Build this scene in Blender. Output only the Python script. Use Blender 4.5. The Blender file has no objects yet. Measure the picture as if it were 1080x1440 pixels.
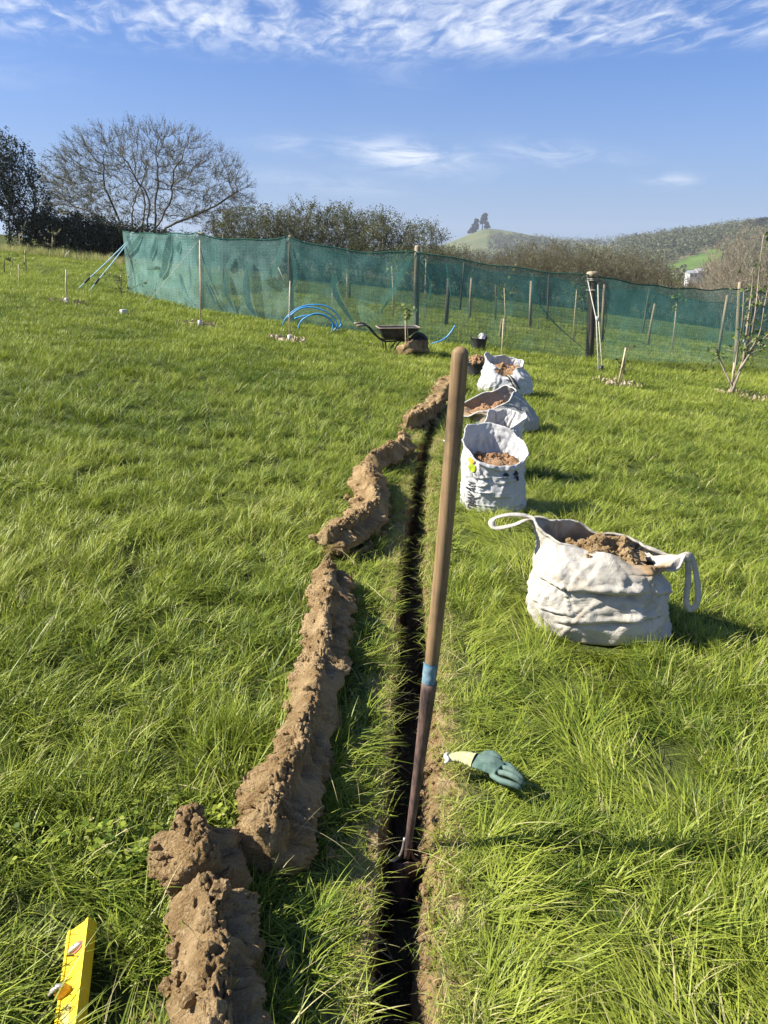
import bpy, bmesh, math, random
import numpy as np
from mathutils import Vector, Matrix, Euler, kdtree
R = math.radians
rng = np.random.default_rng(7)
random.seed(7)
scene = bpy.context.scene
col = scene.collection

# ------------------------------------------------------------------ camera
CAM_H, FPX, PITCH = 1.55, 1082.0, math.atan(345 / 1082)
cam_data = bpy.data.cameras.new('camera')
cam = bpy.data.objects.new('camera', cam_data); col.objects.link(cam)
cam.location = (0, 0, CAM_H)
cam.rotation_euler = (R(90) - PITCH, 0, 0)
cam_data.sensor_fit = 'VERTICAL'; cam_data.sensor_height = 36; cam_data.lens = FPX / 1440 * 36
cam_data.clip_start = 0.05; cam_data.clip_end = 6000
scene.camera = cam
scene.render.resolution_x, scene.render.resolution_y = 768, 1024

# ------------------------------------------------------------------ light
SUN_EL, SUN_BACK = R(40), R(4)          # the sun stands left of the camera, a little behind it
sun_dir = Vector((-math.cos(SUN_EL) * math.cos(SUN_BACK), -math.cos(SUN_EL) * math.sin(SUN_BACK), math.sin(SUN_EL)))
sd = bpy.data.lights.new('sun', 'SUN'); sd.energy = 5.0; sd.angle = R(0.53); sd.color = (1.0, 0.94, 0.84)
sun = bpy.data.objects.new('sun', sd); col.objects.link(sun)
sun.rotation_euler = sun_dir.to_track_quat('Z', 'Y').to_euler(); sun.location = (-20, -5, 25)
scene.view_settings.view_transform = 'Standard'; scene.view_settings.look = 'None'
scene.view_settings.gamma = 1; scene.view_settings.use_curve_mapping = False
scene.view_settings.exposure = 1.3
scene.cycles.max_bounces = 7; scene.cycles.diffuse_bounces = 3; scene.cycles.glossy_bounces = 2; scene.cycles.transmission_bounces = 3
scene.cycles.transparent_max_bounces = 10; scene.cycles.volume_bounces = 0


class N:
    """tiny expression wrapper round shader math nodes"""
    def __init__(s, nt, sock): s.nt, s.s = nt, sock
    @staticmethod
    def op(nt, o, *a, clamp=False):
        n = nt.nodes.new('ShaderNodeMath'); n.operation = o; n.use_clamp = clamp
        for i, v in enumerate(a):
            if isinstance(v, N): nt.links.new(v.s, n.inputs[i])
            else: n.inputs[i].default_value = v
        return N(nt, n.outputs[0])
    def __add__(s, b): return N.op(s.nt, 'ADD', s, b)
    __radd__ = __add__
    def __sub__(s, b): return N.op(s.nt, 'SUBTRACT', s, b)
    def __rsub__(s, b): return N.op(s.nt, 'SUBTRACT', b, s)
    def __mul__(s, b): return N.op(s.nt, 'MULTIPLY', s, b)
    __rmul__ = __mul__
    def __truediv__(s, b): return N.op(s.nt, 'DIVIDE', s, b)
    def f(s, o, *a): return N.op(s.nt, o, s, *a)
    def clamp(s): return N.op(s.nt, 'ADD', s, 0.0, clamp=True)
    def sstep(s, a, b):
        n = s.nt.nodes.new('ShaderNodeMapRange'); n.interpolation_type = 'SMOOTHSTEP'
        s.nt.links.new(s.s, n.inputs[0]); n.inputs[1].default_value = a; n.inputs[2].default_value = b
        return N(s.nt, n.outputs[0])


def combine(nt, x, y, z):
    n = nt.nodes.new('ShaderNodeCombineXYZ')
    for i, v in enumerate((x, y, z)):
        if isinstance(v, N): nt.links.new(v.s, n.inputs[i])
        else: n.inputs[i].default_value = v
    return n.outputs[0]


def noise(nt, vec, scale, detail=4, rough=0.55, dist=0.0):
    n = nt.nodes.new('ShaderNodeTexNoise')
    n.inputs['Scale'].default_value = scale; n.inputs['Detail'].default_value = detail
    n.inputs['Roughness'].default_value = rough; n.inputs['Distortion'].default_value = dist
    if vec is not None: nt.links.new(vec, n.inputs['Vector'])
    return N(nt, n.outputs[0])


def mixc(nt, fac, a, b):
    n = nt.nodes.new('ShaderNodeMix'); n.data_type = 'RGBA'
    if isinstance(fac, N): nt.links.new(fac.s, n.inputs[0])
    else: n.inputs[0].default_value = fac
    for sk, v in ((n.inputs[6], a), (n.inputs[7], b)):
        if isinstance(v, (tuple, list)): sk.default_value = (*v[:3], 1)
        else: nt.links.new(v, sk)
    return n.outputs[2]


# ------------------------------------------------------------------ sky with thin cloud
world = bpy.data.worlds.new('World'); scene.world = world; world.use_nodes = True
wn = world.node_tree; wn.nodes.clear()
wo = wn.nodes.new('ShaderNodeOutputWorld'); bg = wn.nodes.new('ShaderNodeBackground')
wn.links.new(bg.outputs[0], wo.inputs[0])
sky = wn.nodes.new('ShaderNodeTexSky'); sky.sky_type = 'NISHITA'; sky.sun_disc = False
sky.sun_elevation = SUN_EL
sky.sun_rotation = math.atan2(sun_dir.x, sun_dir.y)
sky.air_density = 1.0; sky.dust_density = 0.6; sky.ozone_density = 3.0; sky.altitude = 50
bg.inputs[1].default_value = 0.050
tc = wn.nodes.new('ShaderNodeTexCoord')
sp = wn.nodes.new('ShaderNodeSeparateXYZ'); wn.links.new(tc.outputs['Generated'], sp.inputs[0])
dx, dy, dz = (N(wn, sp.outputs[i]) for i in range(3))
dzc = dz.f('MAXIMUM', 0.02)
pxx, pyy = dx / dzc, dy / dzc                                   # a flat cloud layer overhead
prad = (pxx * pxx + pyy * pyy).f('SQRT')
wob = noise(wn, combine(wn, pxx * 0.5, pyy * 0.5, 3.0), 1.0, 3)
edge = prad + (wob - 0.5) * 1.1 - pxx * 0.07
deck = (1.0 - edge.sstep(3.95, 4.65)) * edge.sstep(1.2, 3.0)     # mackerel cloud: a ring of sky between 13 and 30 degrees up
rip = noise(wn, combine(wn, pxx * 4.6 + pyy * 0.9, pyy * 2.3, 0.0), 1.8, 7, 0.62, 0.5)
big = noise(wn, combine(wn, pxx * 0.8, pyy * 0.6, 7.0), 1.3, 3)
cl = deck * (rip * 0.8 + big * 0.5).sstep(0.50, 0.90)
az = dx / dy.f('MAXIMUM', 0.05); el = dz / dy.f('MAXIMUM', 0.05)
wis = noise(wn, combine(wn, az * 13.0 + el * 9.0, el * 60.0, 1.0), 1.0, 8, 0.66, 0.9)
for a0, e0, sa, se, st in ((0.03, 0.125, 0.075, 0.016, 0.95), (-0.10, 0.137, 0.05, 0.010, 0.45), (0.20, 0.128, 0.075, 0.013, 0.5),
                           (0.345, 0.100, 0.035, 0.009, 0.5), (0.015, 0.235, 0.05, 0.03, 0.32), (-0.06, 0.095, 0.09, 0.010, 0.3),
                           (-0.26, 0.30, 0.06, 0.02, 0.2), (-0.50, 0.22, 0.12, 0.02, 0.2), (0.9, 0.2, 0.2, 0.03, 0.5), (-0.9, 0.12, 0.2, 0.02, 0.5)):
    da, de = (az - a0) * (1 / sa), (el - e0 + (az - a0) * 0.09) * (1 / se)
    m = ((da * da + de * de) * -1.0).f('EXPONENT') * dy.sstep(0.0, 0.2)
    cl = cl.f('MAXIMUM', m * wis.sstep(0.34, 0.68) * st)
hz = (1.0 - dz.sstep(-0.05, 0.26)) * 0.8                        # paler towards the horizon
tint = wn.nodes.new('ShaderNodeMix'); tint.data_type = 'RGBA'; tint.blend_type = 'MULTIPLY'; tint.inputs[0].default_value = 1
wn.links.new(sky.outputs[0], tint.inputs[6]); tint.inputs[7].default_value = (0.58, 0.82, 1.24, 1)   # the photograph's deeper blue
skyc = mixc(wn, hz, tint.outputs[2], (2.85, 3.5, 5.0))
skyc = mixc(wn, (cl * 0.85).clamp(), skyc, (8.6, 9.0, 9.6))
wn.links.new(skyc, bg.inputs[0])

# ------------------------------------------------------------------ numeric noise
_perm = rng.permutation(256); _perm = np.concatenate([_perm, _perm, _perm])
_grad = rng.normal(size=(256, 3)); _grad /= np.linalg.norm(_grad, axis=1)[:, None]


def pn(p):
    p = np.asarray(p, float); i = np.floor(p).astype(int); f = p - i; i &= 255
    u = f * f * f * (f * (f * 6 - 15) + 10)
    r = 0
    for a in (0, 1):
        for b in (0, 1):
            for c in (0, 1):
                g = _grad[_perm[_perm[_perm[i[:, 0] + a] + i[:, 1] + b] + i[:, 2] + c]]
                d = (g * (f - np.array((a, b, c)))).sum(1)
                w = (u[:, 0] if a else 1 - u[:, 0]) * (u[:, 1] if b else 1 - u[:, 1]) * (u[:, 2] if c else 1 - u[:, 2])
                r = r + w * d
    return r * 1.5


def fbm(p, oct=4, gain=0.5):
    p = np.asarray(p, float); r = 0; a = 1
    for k in range(oct):
        r = r + a * pn(p + 17.3 * k); p = p * 2.03; a *= gain
    return r


def pn2(x, y, s, o=0.0):
    x = np.atleast_1d(np.asarray(x, float)); y = np.atleast_1d(np.asarray(y, float))
    return pn(np.stack([x * s, y * s, np.full_like(x, o)], 1))


# ------------------------------------------------------------------ ground shape and helpers
def gz(x, y):
    return -0.11 * x + 0.012 * y - 0.0008 * np.maximum(0, x) ** 2


def ray(px, py):
    x, y = (px - 540) / FPX, -(py - 720) / FPX
    return Vector((x, math.cos(PITCH) + y * math.sin(PITCH), -math.sin(PITCH) + y * math.cos(PITCH)))


def G(px, py, up=0.0):
    """where the line of sight through a picture point meets the ground (or a level above it)"""
    r = ray(px, py); t = 0.4
    h = lambda t: CAM_H + r.z * t - float(gz(r.x * t, r.y * t)) - up
    while t < 200 and h(t) > 0: t *= 1.01
    a, b = t / 1.01, t
    for _ in range(30):
        m = (a + b) / 2
        if h(m) > 0: a = m
        else: b = m
    return Vector((r.x * b, r.y * b, float(gz(r.x * b, r.y * b)) + up))


def D(px, py, Y):
    """the point on the line of sight that lies Y metres ahead"""
    r = ray(px, py); t = Y / r.y
    return Vector((r.x * t, Y, CAM_H + r.z * t))


def tag(o, label=None, cat=None, group=None, kind=None):
    if label: o['label'] = label
    if cat: o['category'] = cat
    if group: o['group'] = group
    if kind: o['kind'] = kind
    return o


def empty(name, loc, label, cat, group=None, rz=0):
    o = bpy.data.objects.new(name, None); col.objects.link(o); o.location = loc; o.rotation_euler.z = rz
    o.empty_display_size = 0.1
    return tag(o, label, cat, group)


def copy_tree(o, parent=None):
    c = o.copy(); col.objects.link(c)
    if parent: c.parent = parent
    for ch in list(o.children): copy_tree(ch, c)
    return c


class MB:
    """collects shapes and links them as one mesh object"""
    def __init__(s): s.v, s.f, s.n = [], [], 0
    def add(s, v, f):
        v = np.asarray(v, float).reshape(-1, 3)
        s.v.append(v); s.f += [tuple(int(i) + s.n for i in q) for q in f]; s.n += len(v)
    def box(s, c, d, rot=None):
        c = Vector(c); v = []
        for i in (-1, 1):
            for j in (-1, 1):
                for k in (-1, 1):
                    p = Vector((i * d[0] / 2, j * d[1] / 2, k * d[2] / 2))
                    if rot is not None: p = rot @ p
                    v.append(p + c)
        s.add(v, [(0, 1, 3, 2), (4, 6, 7, 5), (0, 4, 5, 1), (2, 3, 7, 6), (0, 2, 6, 4), (1, 5, 7, 3)])
    def grid(s, P, closed=False, caps=False):
        """P: (rows, cols, 3); closed joins the last column to the first"""
        P = np.asarray(P, float); a, b = P.shape[:2]; f = []
        for i in range(a - 1):
            for j in range(b if closed else b - 1):
                k = (j + 1) % b
                f.append((i * b + j, i * b + k, (i + 1) * b + k, (i + 1) * b + j))
        if caps:
            f.append(tuple(reversed(range(b)))); f.append(tuple((a - 1) * b + j for j in range(b)))
        s.add(P, f)
    def tube(s, pts, rad, n=8, caps=True, flat=1.0):
        pts = np.asarray([tuple(p) for p in pts], float); m = len(pts)
        rad = np.broadcast_to(np.asarray(rad, float), (m,))
        t = np.gradient(pts, axis=0); t /= np.linalg.norm(t, axis=1)[:, None] + 1e-9
        ref = np.array((0, 0, 1.0)) if abs(t[0][2]) < 0.9 else np.array((1.0, 0, 0))
        u = np.cross(t[0], ref); u /= np.linalg.norm(u)
        P = np.zeros((m, n, 3)); a = np.arange(n) * 2 * math.pi / n
        for i in range(m):
            u = u - t[i] * (u @ t[i]); u /= np.linalg.norm(u) + 1e-9
            w = np.cross(t[i], u)
            P[i] = pts[i] + rad[i] * (np.cos(a)[:, None] * u + flat * np.sin(a)[:, None] * w)
        s.grid(P, True, caps)
    def build(s, name, mat, parent=None, smooth=True):
        me = bpy.data.meshes.new(name)
        me.from_pydata(np.concatenate(s.v).tolist() if s.v else [], [], s.f)
        if mat: me.materials.append(mat)
        if smooth: me.shade_smooth()
        me.update()
        o = bpy.data.objects.new(name, me); col.objects.link(o)
        if parent: o.parent = parent
        return o


def recalc(o):
    bm = bmesh.new(); bm.from_mesh(o.data); bmesh.ops.recalc_face_normals(bm, faces=bm.faces); bm.to_mesh(o.data); bm.free()


def bez(ctrl, n):
    """smooth curve through control points"""
    c = np.asarray([tuple(p) for p in ctrl], float); k = len(c)
    e = np.vstack([2 * c[0] - c[1], c, 2 * c[-1] - c[-2]]); out = []
    for q in np.linspace(0, k - 1 - 1e-6, n):
        i = int(q); t = q - i; p0, p1, p2, p3 = e[i:i + 4]
        out.append(0.5 * (2 * p1 + (p2 - p0) * t + (2 * p0 - 5 * p1 + 4 * p2 - p3) * t * t + (3 * p1 - p0 - 3 * p2 + p3) * t ** 3))
    return np.array(out)


# ------------------------------------------------------------------ materials
def mat_base(name, rough=0.7, spec=0.3):
    m = bpy.data.materials.new(name); m.use_nodes = True; nt = m.node_tree
    b = nt.nodes['Principled BSDF']; b.inputs['Roughness'].default_value = rough
    b.inputs['Specular IOR Level'].default_value = spec
    t = nt.nodes.new('ShaderNodeTexCoord')
    return m, nt, b, t.outputs['Object']


def bump(nt, b, h, strength=0.4, dist=0.01):
    n = nt.nodes.new('ShaderNodeBump'); n.inputs['Strength'].default_value = strength; n.inputs['Distance'].default_value = dist
    nt.links.new(h.s, n.inputs['Height']); nt.links.new(n.outputs[0], b.inputs['Normal'])


def simple(name, c1, c2, scale=12, rough=0.7, spec=0.3, bs=0.0, stretch=(1, 1, 1), metal=0.0, lo=0.35, hi=0.65, bdist=0.004):
    m, nt, b, oc = mat_base(name, rough, spec)
    mp = nt.nodes.new('ShaderNodeMapping'); mp.inputs['Scale'].default_value = stretch; nt.links.new(oc, mp.inputs[0])
    n = noise(nt, mp.outputs[0], scale, 6, 0.6)
    nt.links.new(mixc(nt, n.sstep(lo, hi), c1, c2), b.inputs['Base Color'])
    b.inputs['Metallic'].default_value = metal
    if bs: bump(nt, b, noise(nt, mp.outputs[0], scale * 3, 5), bs, bdist)
    return m


def soil_mat(name, c1, c2, c3, bs=0.9):
    m, nt, b, oc = mat_base(name, 0.95, 0.1)
    n1 = noise(nt, oc, 7, 5, 0.6); n2 = noise(nt, oc, 60, 6, 0.7)
    c = mixc(nt, n1.sstep(0.35, 0.65), c1, c2)
    c = mixc(nt, n2.sstep(0.52, 0.72) * 0.7, c, c3)
    c = mixc(nt, noise(nt, oc, 25, 5, 0.7).sstep(0.56, 0.72) * 0.65, c, tuple(k * .5 for k in c1))
    nt.links.new(c, b.inputs['Base Color'])
    vo = nt.nodes.new('ShaderNodeTexVoronoi'); vo.inputs['Scale'].default_value = 130; nt.links.new(oc, vo.inputs['Vector'])
    bump(nt, b, noise(nt, oc, 45, 8, 0.75) + noise(nt, oc, 180, 4, 0.7) * 0.4 - N(nt, vo.outputs['Distance']) * 0.45, bs, 0.016)
    return m


def leaf_mat(name, dark, light, trans=0.35, rough=0.5):
    """foliage: colour varies leaf by leaf (attribute rnd)"""
    m, nt, b, oc = mat_base(name, rough, 0.25)
    at = nt.nodes.new('ShaderNodeAttribute'); at.attribute_name = 'rnd'
    c = mixc(nt, N(nt, at.outputs['Fac']), dark, light)
    nt.links.new(c, b.inputs['Base Color'])
    tr = nt.nodes.new('ShaderNodeBsdfTranslucent'); nt.links.new(c, tr.inputs[0])
    mx = nt.nodes.new('ShaderNodeMixShader'); mx.inputs[0].default_value = trans
    out = nt.nodes['Material Output']
    nt.links.new(b.outputs[0], mx.inputs[1]); nt.links.new(tr.outputs[0], mx.inputs[2]); nt.links.new(mx.outputs[0], out.inputs[0])
    return m


M = {}
M['soil'] = soil_mat('turned_clay_soil', (0.235, 0.153, 0.070), (0.395, 0.280, 0.145), (0.52, 0.41, 0.25))
M['trench'] = soil_mat('cut_trench_soil', (0.21, 0.132, 0.062), (0.35, 0.235, 0.12), (0.46, 0.35, 0.21), 0.9)
M['rubble'] = soil_mat('rubble_soil', (0.25, 0.14, 0.07), (0.40, 0.25, 0.14), (0.5, 0.38, 0.26))
M['bark'] = simple('grey_brown_bark', (0.068, 0.060, 0.042), (0.15, 0.132, 0.095), 6, 0.9, 0.1)
M['bark_dark'] = simple('dark_bark', (0.035, 0.03, 0.024), (0.07, 0.06, 0.045), 6, 0.9, 0.1)
M['bark_pale'] = simple('pale_twig_bark', (0.20, 0.165, 0.12), (0.33, 0.28, 0.21), 6, 0.9, 0.1)
M['bark_scrub'] = simple('brown_twig_bark', (0.10, 0.084, 0.058), (0.18, 0.15, 0.105), 6, 0.9, 0.1)
M['bud'] = leaf_mat('pale_bud_leaves', (0.12, 0.115, 0.06), (0.24, 0.245, 0.12), 0.3)
M['olive'] = leaf_mat('olive_spring_leaves', (0.055, 0.068, 0.024), (0.145, 0.155, 0.058), 0.3)
M['brownleaf'] = leaf_mat('brown_olive_scrub_leaves', (0.080, 0.080, 0.034), (0.165, 0.162, 0.076), 0.3)
M['darkleaf'] = leaf_mat('dark_ivy_leaves', (0.015, 0.022, 0.010), (0.05, 0.06, 0.022), 0.15)
M['farleaf'] = leaf_mat('woodland_leaves', (0.055, 0.066, 0.03), (0.165, 0.17, 0.08), 0.2)
M['pineleaf'] = leaf_mat('hilltop_pine_needles', (0.010, 0.014, 0.010), (0.03, 0.036, 0.022), 0.1)
M['sapleaf'] = leaf_mat('young_sapling_leaves', (0.07, 0.11, 0.02), (0.22, 0.27, 0.06), 0.4)
M['wood_post'] = simple('weathered_post_wood', (0.22, 0.17, 0.11), (0.36, 0.29, 0.20), 14, 0.85, 0.15, 0.4, (1, 1, 0.12))
M['wood_dark'] = simple('dark_post_wood', (0.07, 0.06, 0.045), (0.14, 0.115, 0.085), 14, 0.85, 0.15, 0.4, (1, 1, 0.12))
M['cane'] = simple('bamboo_cane', (0.42, 0.33, 0.18), (0.58, 0.48, 0.30), 20, 0.6, 0.3)
M['white'] = simple('dull_white_plastic', (0.46, 0.45, 0.42), (0.58, 0.57, 0.54), 9, 0.5, 0.4)
M['rope_blue'] = simple('pale_blue_rope', (0.32, 0.52, 0.62), (0.45, 0.65, 0.72), 40, 0.7, 0.2)
M['rope_pale'] = simple('pale_rope', (0.36, 0.34, 0.29), (0.50, 0.47, 0.40), 40, 0.8, 0.2)
M['blue_pipe'] = simple('blue_water_pipe', (0.03, 0.20, 0.45), (0.05, 0.27, 0.55), 12, 0.4, 0.5)
M['black'] = simple('dusty_black_plastic', (0.018, 0.018, 0.02), (0.05, 0.048, 0.045), 8, 0.55, 0.35)
M['steel_dark'] = simple('black_painted_steel', (0.012, 0.014, 0.014), (0.03, 0.03, 0.028), 8, 0.5, 0.4)
M['rim_dust'] = simple('dusty_rim', (0.20, 0.16, 0.12), (0.32, 0.27, 0.21), 10, 0.8, 0.2)
M['chip'] = leaf_mat('wood_chips', (0.26, 0.19, 0.12), (0.46, 0.38, 0.27), 0.0, 0.85)
M['root'] = simple('pale_root', (0.30, 0.24, 0.14), (0.45, 0.38, 0.25), 40, .8, .2)
M['straw'] = leaf_mat('dry_straw', (0.36, 0.30, 0.15), (0.58, 0.52, 0.33), 0.2, 0.6)


def leaves(name, pts, size, mat, parent=None, seed=1, up=0.0, aspect=0.6, kind=None, rv=None, clump=0.0):
    """small two-triangle leaves, one per point, joined as one crown"""
    g = np.random.default_rng(seed); pts = np.asarray(pts, float); n = len(pts)
    a = g.normal(size=(n, 3)); a[:, 2] += up; a /= np.linalg.norm(a, axis=1)[:, None]
    b = np.cross(a, g.normal(size=(n, 3))); b /= np.linalg.norm(b, axis=1)[:, None] + 1e-9
    s = (size * g.uniform(0.6, 1.35, n))[:, None]
    fold = np.cross(a, b) * s * 0.15
    V = np.stack([pts - a * s * .5, pts + b * s * aspect * .5 + fold, pts + a * s * .5, pts - b * s * aspect * .5 + fold], 1).reshape(-1, 3)
    F = (np.arange(n)[:, None] * 4 + np.arange(4)).tolist()
    me = bpy.data.meshes.new(name); me.from_pydata(V.tolist(), [], F)
    at = me.attributes.new('rnd', 'FLOAT', 'POINT'); at.data.foreach_set('value', np.repeat(np.clip(g.random(n) if rv is None and not clump else (rv if rv is not None else .5 + .9 * pn(pts * clump)) + g.normal(size=n) * .22, 0, 1), 4).astype(np.float32))
    me.materials.append(mat)
    o = bpy.data.objects.new(name, me); col.objects.link(o)
    if parent: o.parent = parent
    if kind: o['kind'] = kind
    return o


_ico = None


def crumb(mb, p, r, g):
    global _ico
    if _ico is None:
        _ico = []
        for k in (1, 2, 3):
            bm = bmesh.new(); bmesh.ops.create_icosphere(bm, subdivisions=k, radius=1)
            _ico.append((np.array([tuple(v.co) for v in bm.verts]), [tuple(v.index for v in f.verts) for f in bm.faces])); bm.free()
    v, f = _ico[0 if r < .006 else 1 if r < .02 else 2]
    s = v * (r * g.uniform(.65, 1.25, 3)) * (1 + .5 * pn(v * 1.4 + g.uniform(0, 90, 3)))[:, None] * (1 + g.uniform(-.10, .10, (len(v), 1)))
    mb.add(s + np.asarray(p), f)



# ------------------------------------------------------------------ trench line (from the picture's lip points)
_tr = np.array([(-2.0, -0.06, 0.12), (0.0, -0.065, 0.118), (1.22, -0.048, 0.122), (1.73, -0.018, 0.155), (2.43, 0.022, 0.195), (3.78, 0.075, 0.222),
                (5.07, 0.165, 0.305), (6.31, 0.26, 0.400), (7.53, 0.405, 0.535), (9.27, 0.60, 0.735), (10.8, 0.775, 0.91)])
TR_END = 10.8


def lips(y):
    y = np.asarray(y, float)
    w = 0.011 * pn2(y, 0 * y, 2.6, 3.1) + 0.008 * pn2(y, 0 * y, 9, 8.1)
    w2 = 0.012 * pn2(y, 0 * y, 2.9, 13.1) + 0.010 * pn2(y, 0 * y, 8, 18.1) + .008 * pn2(y, 0 * y, 21, 28.1)
    w = w + .006 * pn2(y, 0 * y, 23, 48.1)
    xl = np.interp(y, _tr[:, 0], _tr[:, 1]) + w.reshape(y.shape)
    xr = np.interp(y, _tr[:, 0], _tr[:, 2]) + w2.reshape(y.shape)
    k = np.clip((TR_END - y) / 0.25, 0, 1); c = (xl + xr) / 2
    k = np.where(y > TR_END, 0, k)
    return c + (xl - c) * k, c + (xr - c) * k


# field sheet, split along the trench so that the slot is open
def field_mat():
    m, nt, b, oc = mat_base('field_turf_soil', 0.95, 0.05)
    n1 = noise(nt, oc, 0.35, 4); n2 = noise(nt, oc, 6, 6, 0.65); n3 = noise(nt, oc, 40, 4, 0.7)
    c = mixc(nt, n1.sstep(0.35, 0.65), (0.048, 0.066, 0.017), (0.075, 0.092, 0.025))
    c = mixc(nt, n2.sstep(0.45, 0.75) * 0.6, c, (0.14, 0.13, 0.05))
    c = mixc(nt, n3.sstep(0.5, 0.8) * 0.5, c, (0.035, 0.05, 0.014))
    at = nt.nodes.new('ShaderNodeAttribute'); at.attribute_name = 'lip'           # bare crumbly soil along the cut edge
    c = mixc(nt, (N(nt, at.outputs['Fac']) * 1.5 + (n2 - .5) * 1.2 + (n3 - .5) * .8).sstep(0.35, 0.75), c, mixc(nt, n3.sstep(.35, .65), (0.24, 0.16, 0.075), (0.36, 0.27, 0.14)))
    nt.links.new(c, b.inputs['Base Color'])
    bump(nt, b, n2 + n3 * 0.6, 0.8, 0.03)
    return m


def build_field():
    ys = np.concatenate([np.arange(-4, 0.6, 0.2), np.arange(0.6, 4, 0.03), np.arange(4, 11, 0.06), np.arange(11, 20, 0.3), np.arange(20, 60.1, 1.0)])
    off = np.concatenate([[0, 0.02, 0.05, 0.09, 0.15], np.geomspace(0.22, 60, 46)])
    P = MB(); lipv = []
    xl, xr = lips(ys)
    for lip, sgn in ((xl, -1), (xr, 1)):
        X = lip[:, None] + sgn * off[None, :]; Y = np.repeat(ys[:, None], len(off), 1)
        Z = gz(X, Y) + 0.018 * (1 - np.exp(-off * 8))[None, :] * fbm(np.stack([X.ravel() * 1.7, Y.ravel() * 1.7, 0 * X.ravel()], 1), 3).reshape(X.shape)
        # the last two metres at the rim dip so that the sheet beds into the wider land
        q = np.stack([X, Y, Z], 2)
        if sgn < 0: q = q[:, ::-1]
        P.grid(q); w = np.exp(-off / .07)[None] * np.clip((TR_END + .3 - ys) / .3, 0, 1)[:, None]; w = w[:, ::-1] if sgn < 0 else w; lipv.append(w.ravel())
    o = P.build('ground', field_mat()); at = o.data.attributes.new('lip', 'FLOAT', 'POINT'); at.data.foreach_set('value', np.concatenate(lipv).astype(np.float32)); tag(o, kind='structure'); return o


build_field()


def build_trench():
    ys = np.concatenate([np.arange(-2, 0.8, 0.1), np.arange(0.8, 4, 0.02), np.arange(4, TR_END + .001, 0.05)])
    xl, xr = lips(ys); rows = []
    DEP = 0.46
    for y, a, b in zip(ys, xl, xr):
        w = b - a; k = min(1.0, max(0.0, (TR_END - y) / 0.2)); dep = DEP * (0.2 + 0.8 * k)
        bev = 0.36 * w                                         # the right bank is broken back at the top
        if y > 2.3: bev *= max(.3, 1 - (y - 2.3) * .7)
        prof = [(a, 0), (a + .004, -.02), (a + .008, -.06), (a + .012, -.12), (a + .014, -.2), (a + .016, -.3), (a + .02, -.4), (a + .03, -dep),
                (a + w * .35, -dep - .01), (b - bev - w * .2, -dep - .01), (b - bev - .0, -dep + .02),
                (b - bev, -.4), (b - bev, -.32), (b - bev, -.25), (b - bev + .001, -.2), (b - bev * .97, -.15), (b - bev * .9, -.11), (b - bev * .72, -.075), (b - bev * .5, -.047), (b - bev * .25, -.022), (b, 0)]
        rows.append([(x, y, gz(x, y) + max(z, -dep - .02)) for x, z in prof])
    P = np.array(rows); s = P.shape
    q = P.reshape(-1, 3)
    n = 0.010 * pn(q * 9) + 0.008 * pn(q * 26) + 0.005 * pn(q * 70); n2 = 0.014 * pn(q * 11 + 50) + .012 * pn(q * 34 + 20) - .012 * np.abs(pn(q * 50 + 9))
    mask = np.ones(s[1]); mask[0] = mask[-1] = 0; mask = np.tile(mask, s[0])
    q = q + np.stack([n * mask, 0 * n, n2 * mask * 0.6], 1)
    m = MB(); m.grid(q.reshape(s)); o = m.build('trench', M['trench']); tag(o, kind='structure')
    g = np.random.default_rng(77); m = MB()                        # fine roots cut through by the spade, hanging from the upper walls
    for _ in range(260):
        y = 1.0 + 5 * g.random() ** 1.4; a, b = lips(np.array([y])); r = g.random() < .45; sg = -1 if r else 1
        x = (b[0] - .02) if r else (a[0] + .006); p = np.array((x, y, gz(x, y) - g.uniform(.005, .16))); L = g.uniform(.02, .085)
        d = np.array((sg * g.uniform(.3, 1), g.normal() * .5, -g.uniform(.1, .9))); m.tube([p, p + d * L * .5 + g.normal(size=3) * .004, p + d * L + np.array((0, 0, -.01))], [.0011, .0009, .0005], 3, False)
    k = m.build('roots', M['root'], o); k['kind'] = 'stuff'
    m = MB()                                                      # crumbs lying on the broken bank and along both lips
    for _ in range(520):
        y = 1.0 + 5 * g.random() ** 1.5; a, b = lips(np.array([y])); r = g.random() < .68; w = float(b[0] - a[0])
        t = g.uniform(0, .34) * max(.3, 1 - max(0, y - 2.3) * .7) * w if r else 0; out = g.exponential(.025) if g.random() < .4 or not r else 0
        x = b[0] - t + (out if out else 0) if r else a[0] - out
        crumb(m, (x, y, gz(x, y) - (t * .75 if not out else 0) + .002), min(.014, .0022 + g.exponential(.0034)), g)
    k = m.build('crumbs', M['trench'], o, False); k['kind'] = 'stuff'
    return o


build_trench()

# ------------------------------------------------------------------ the wider land: valley, ridges, the conical hill
CONE = D(684, 322, 1300)


def sst(a, b, x):
    t = np.clip((x - a) / (b - a), 0, 1); return t * t * (3 - 2 * t)


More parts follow.
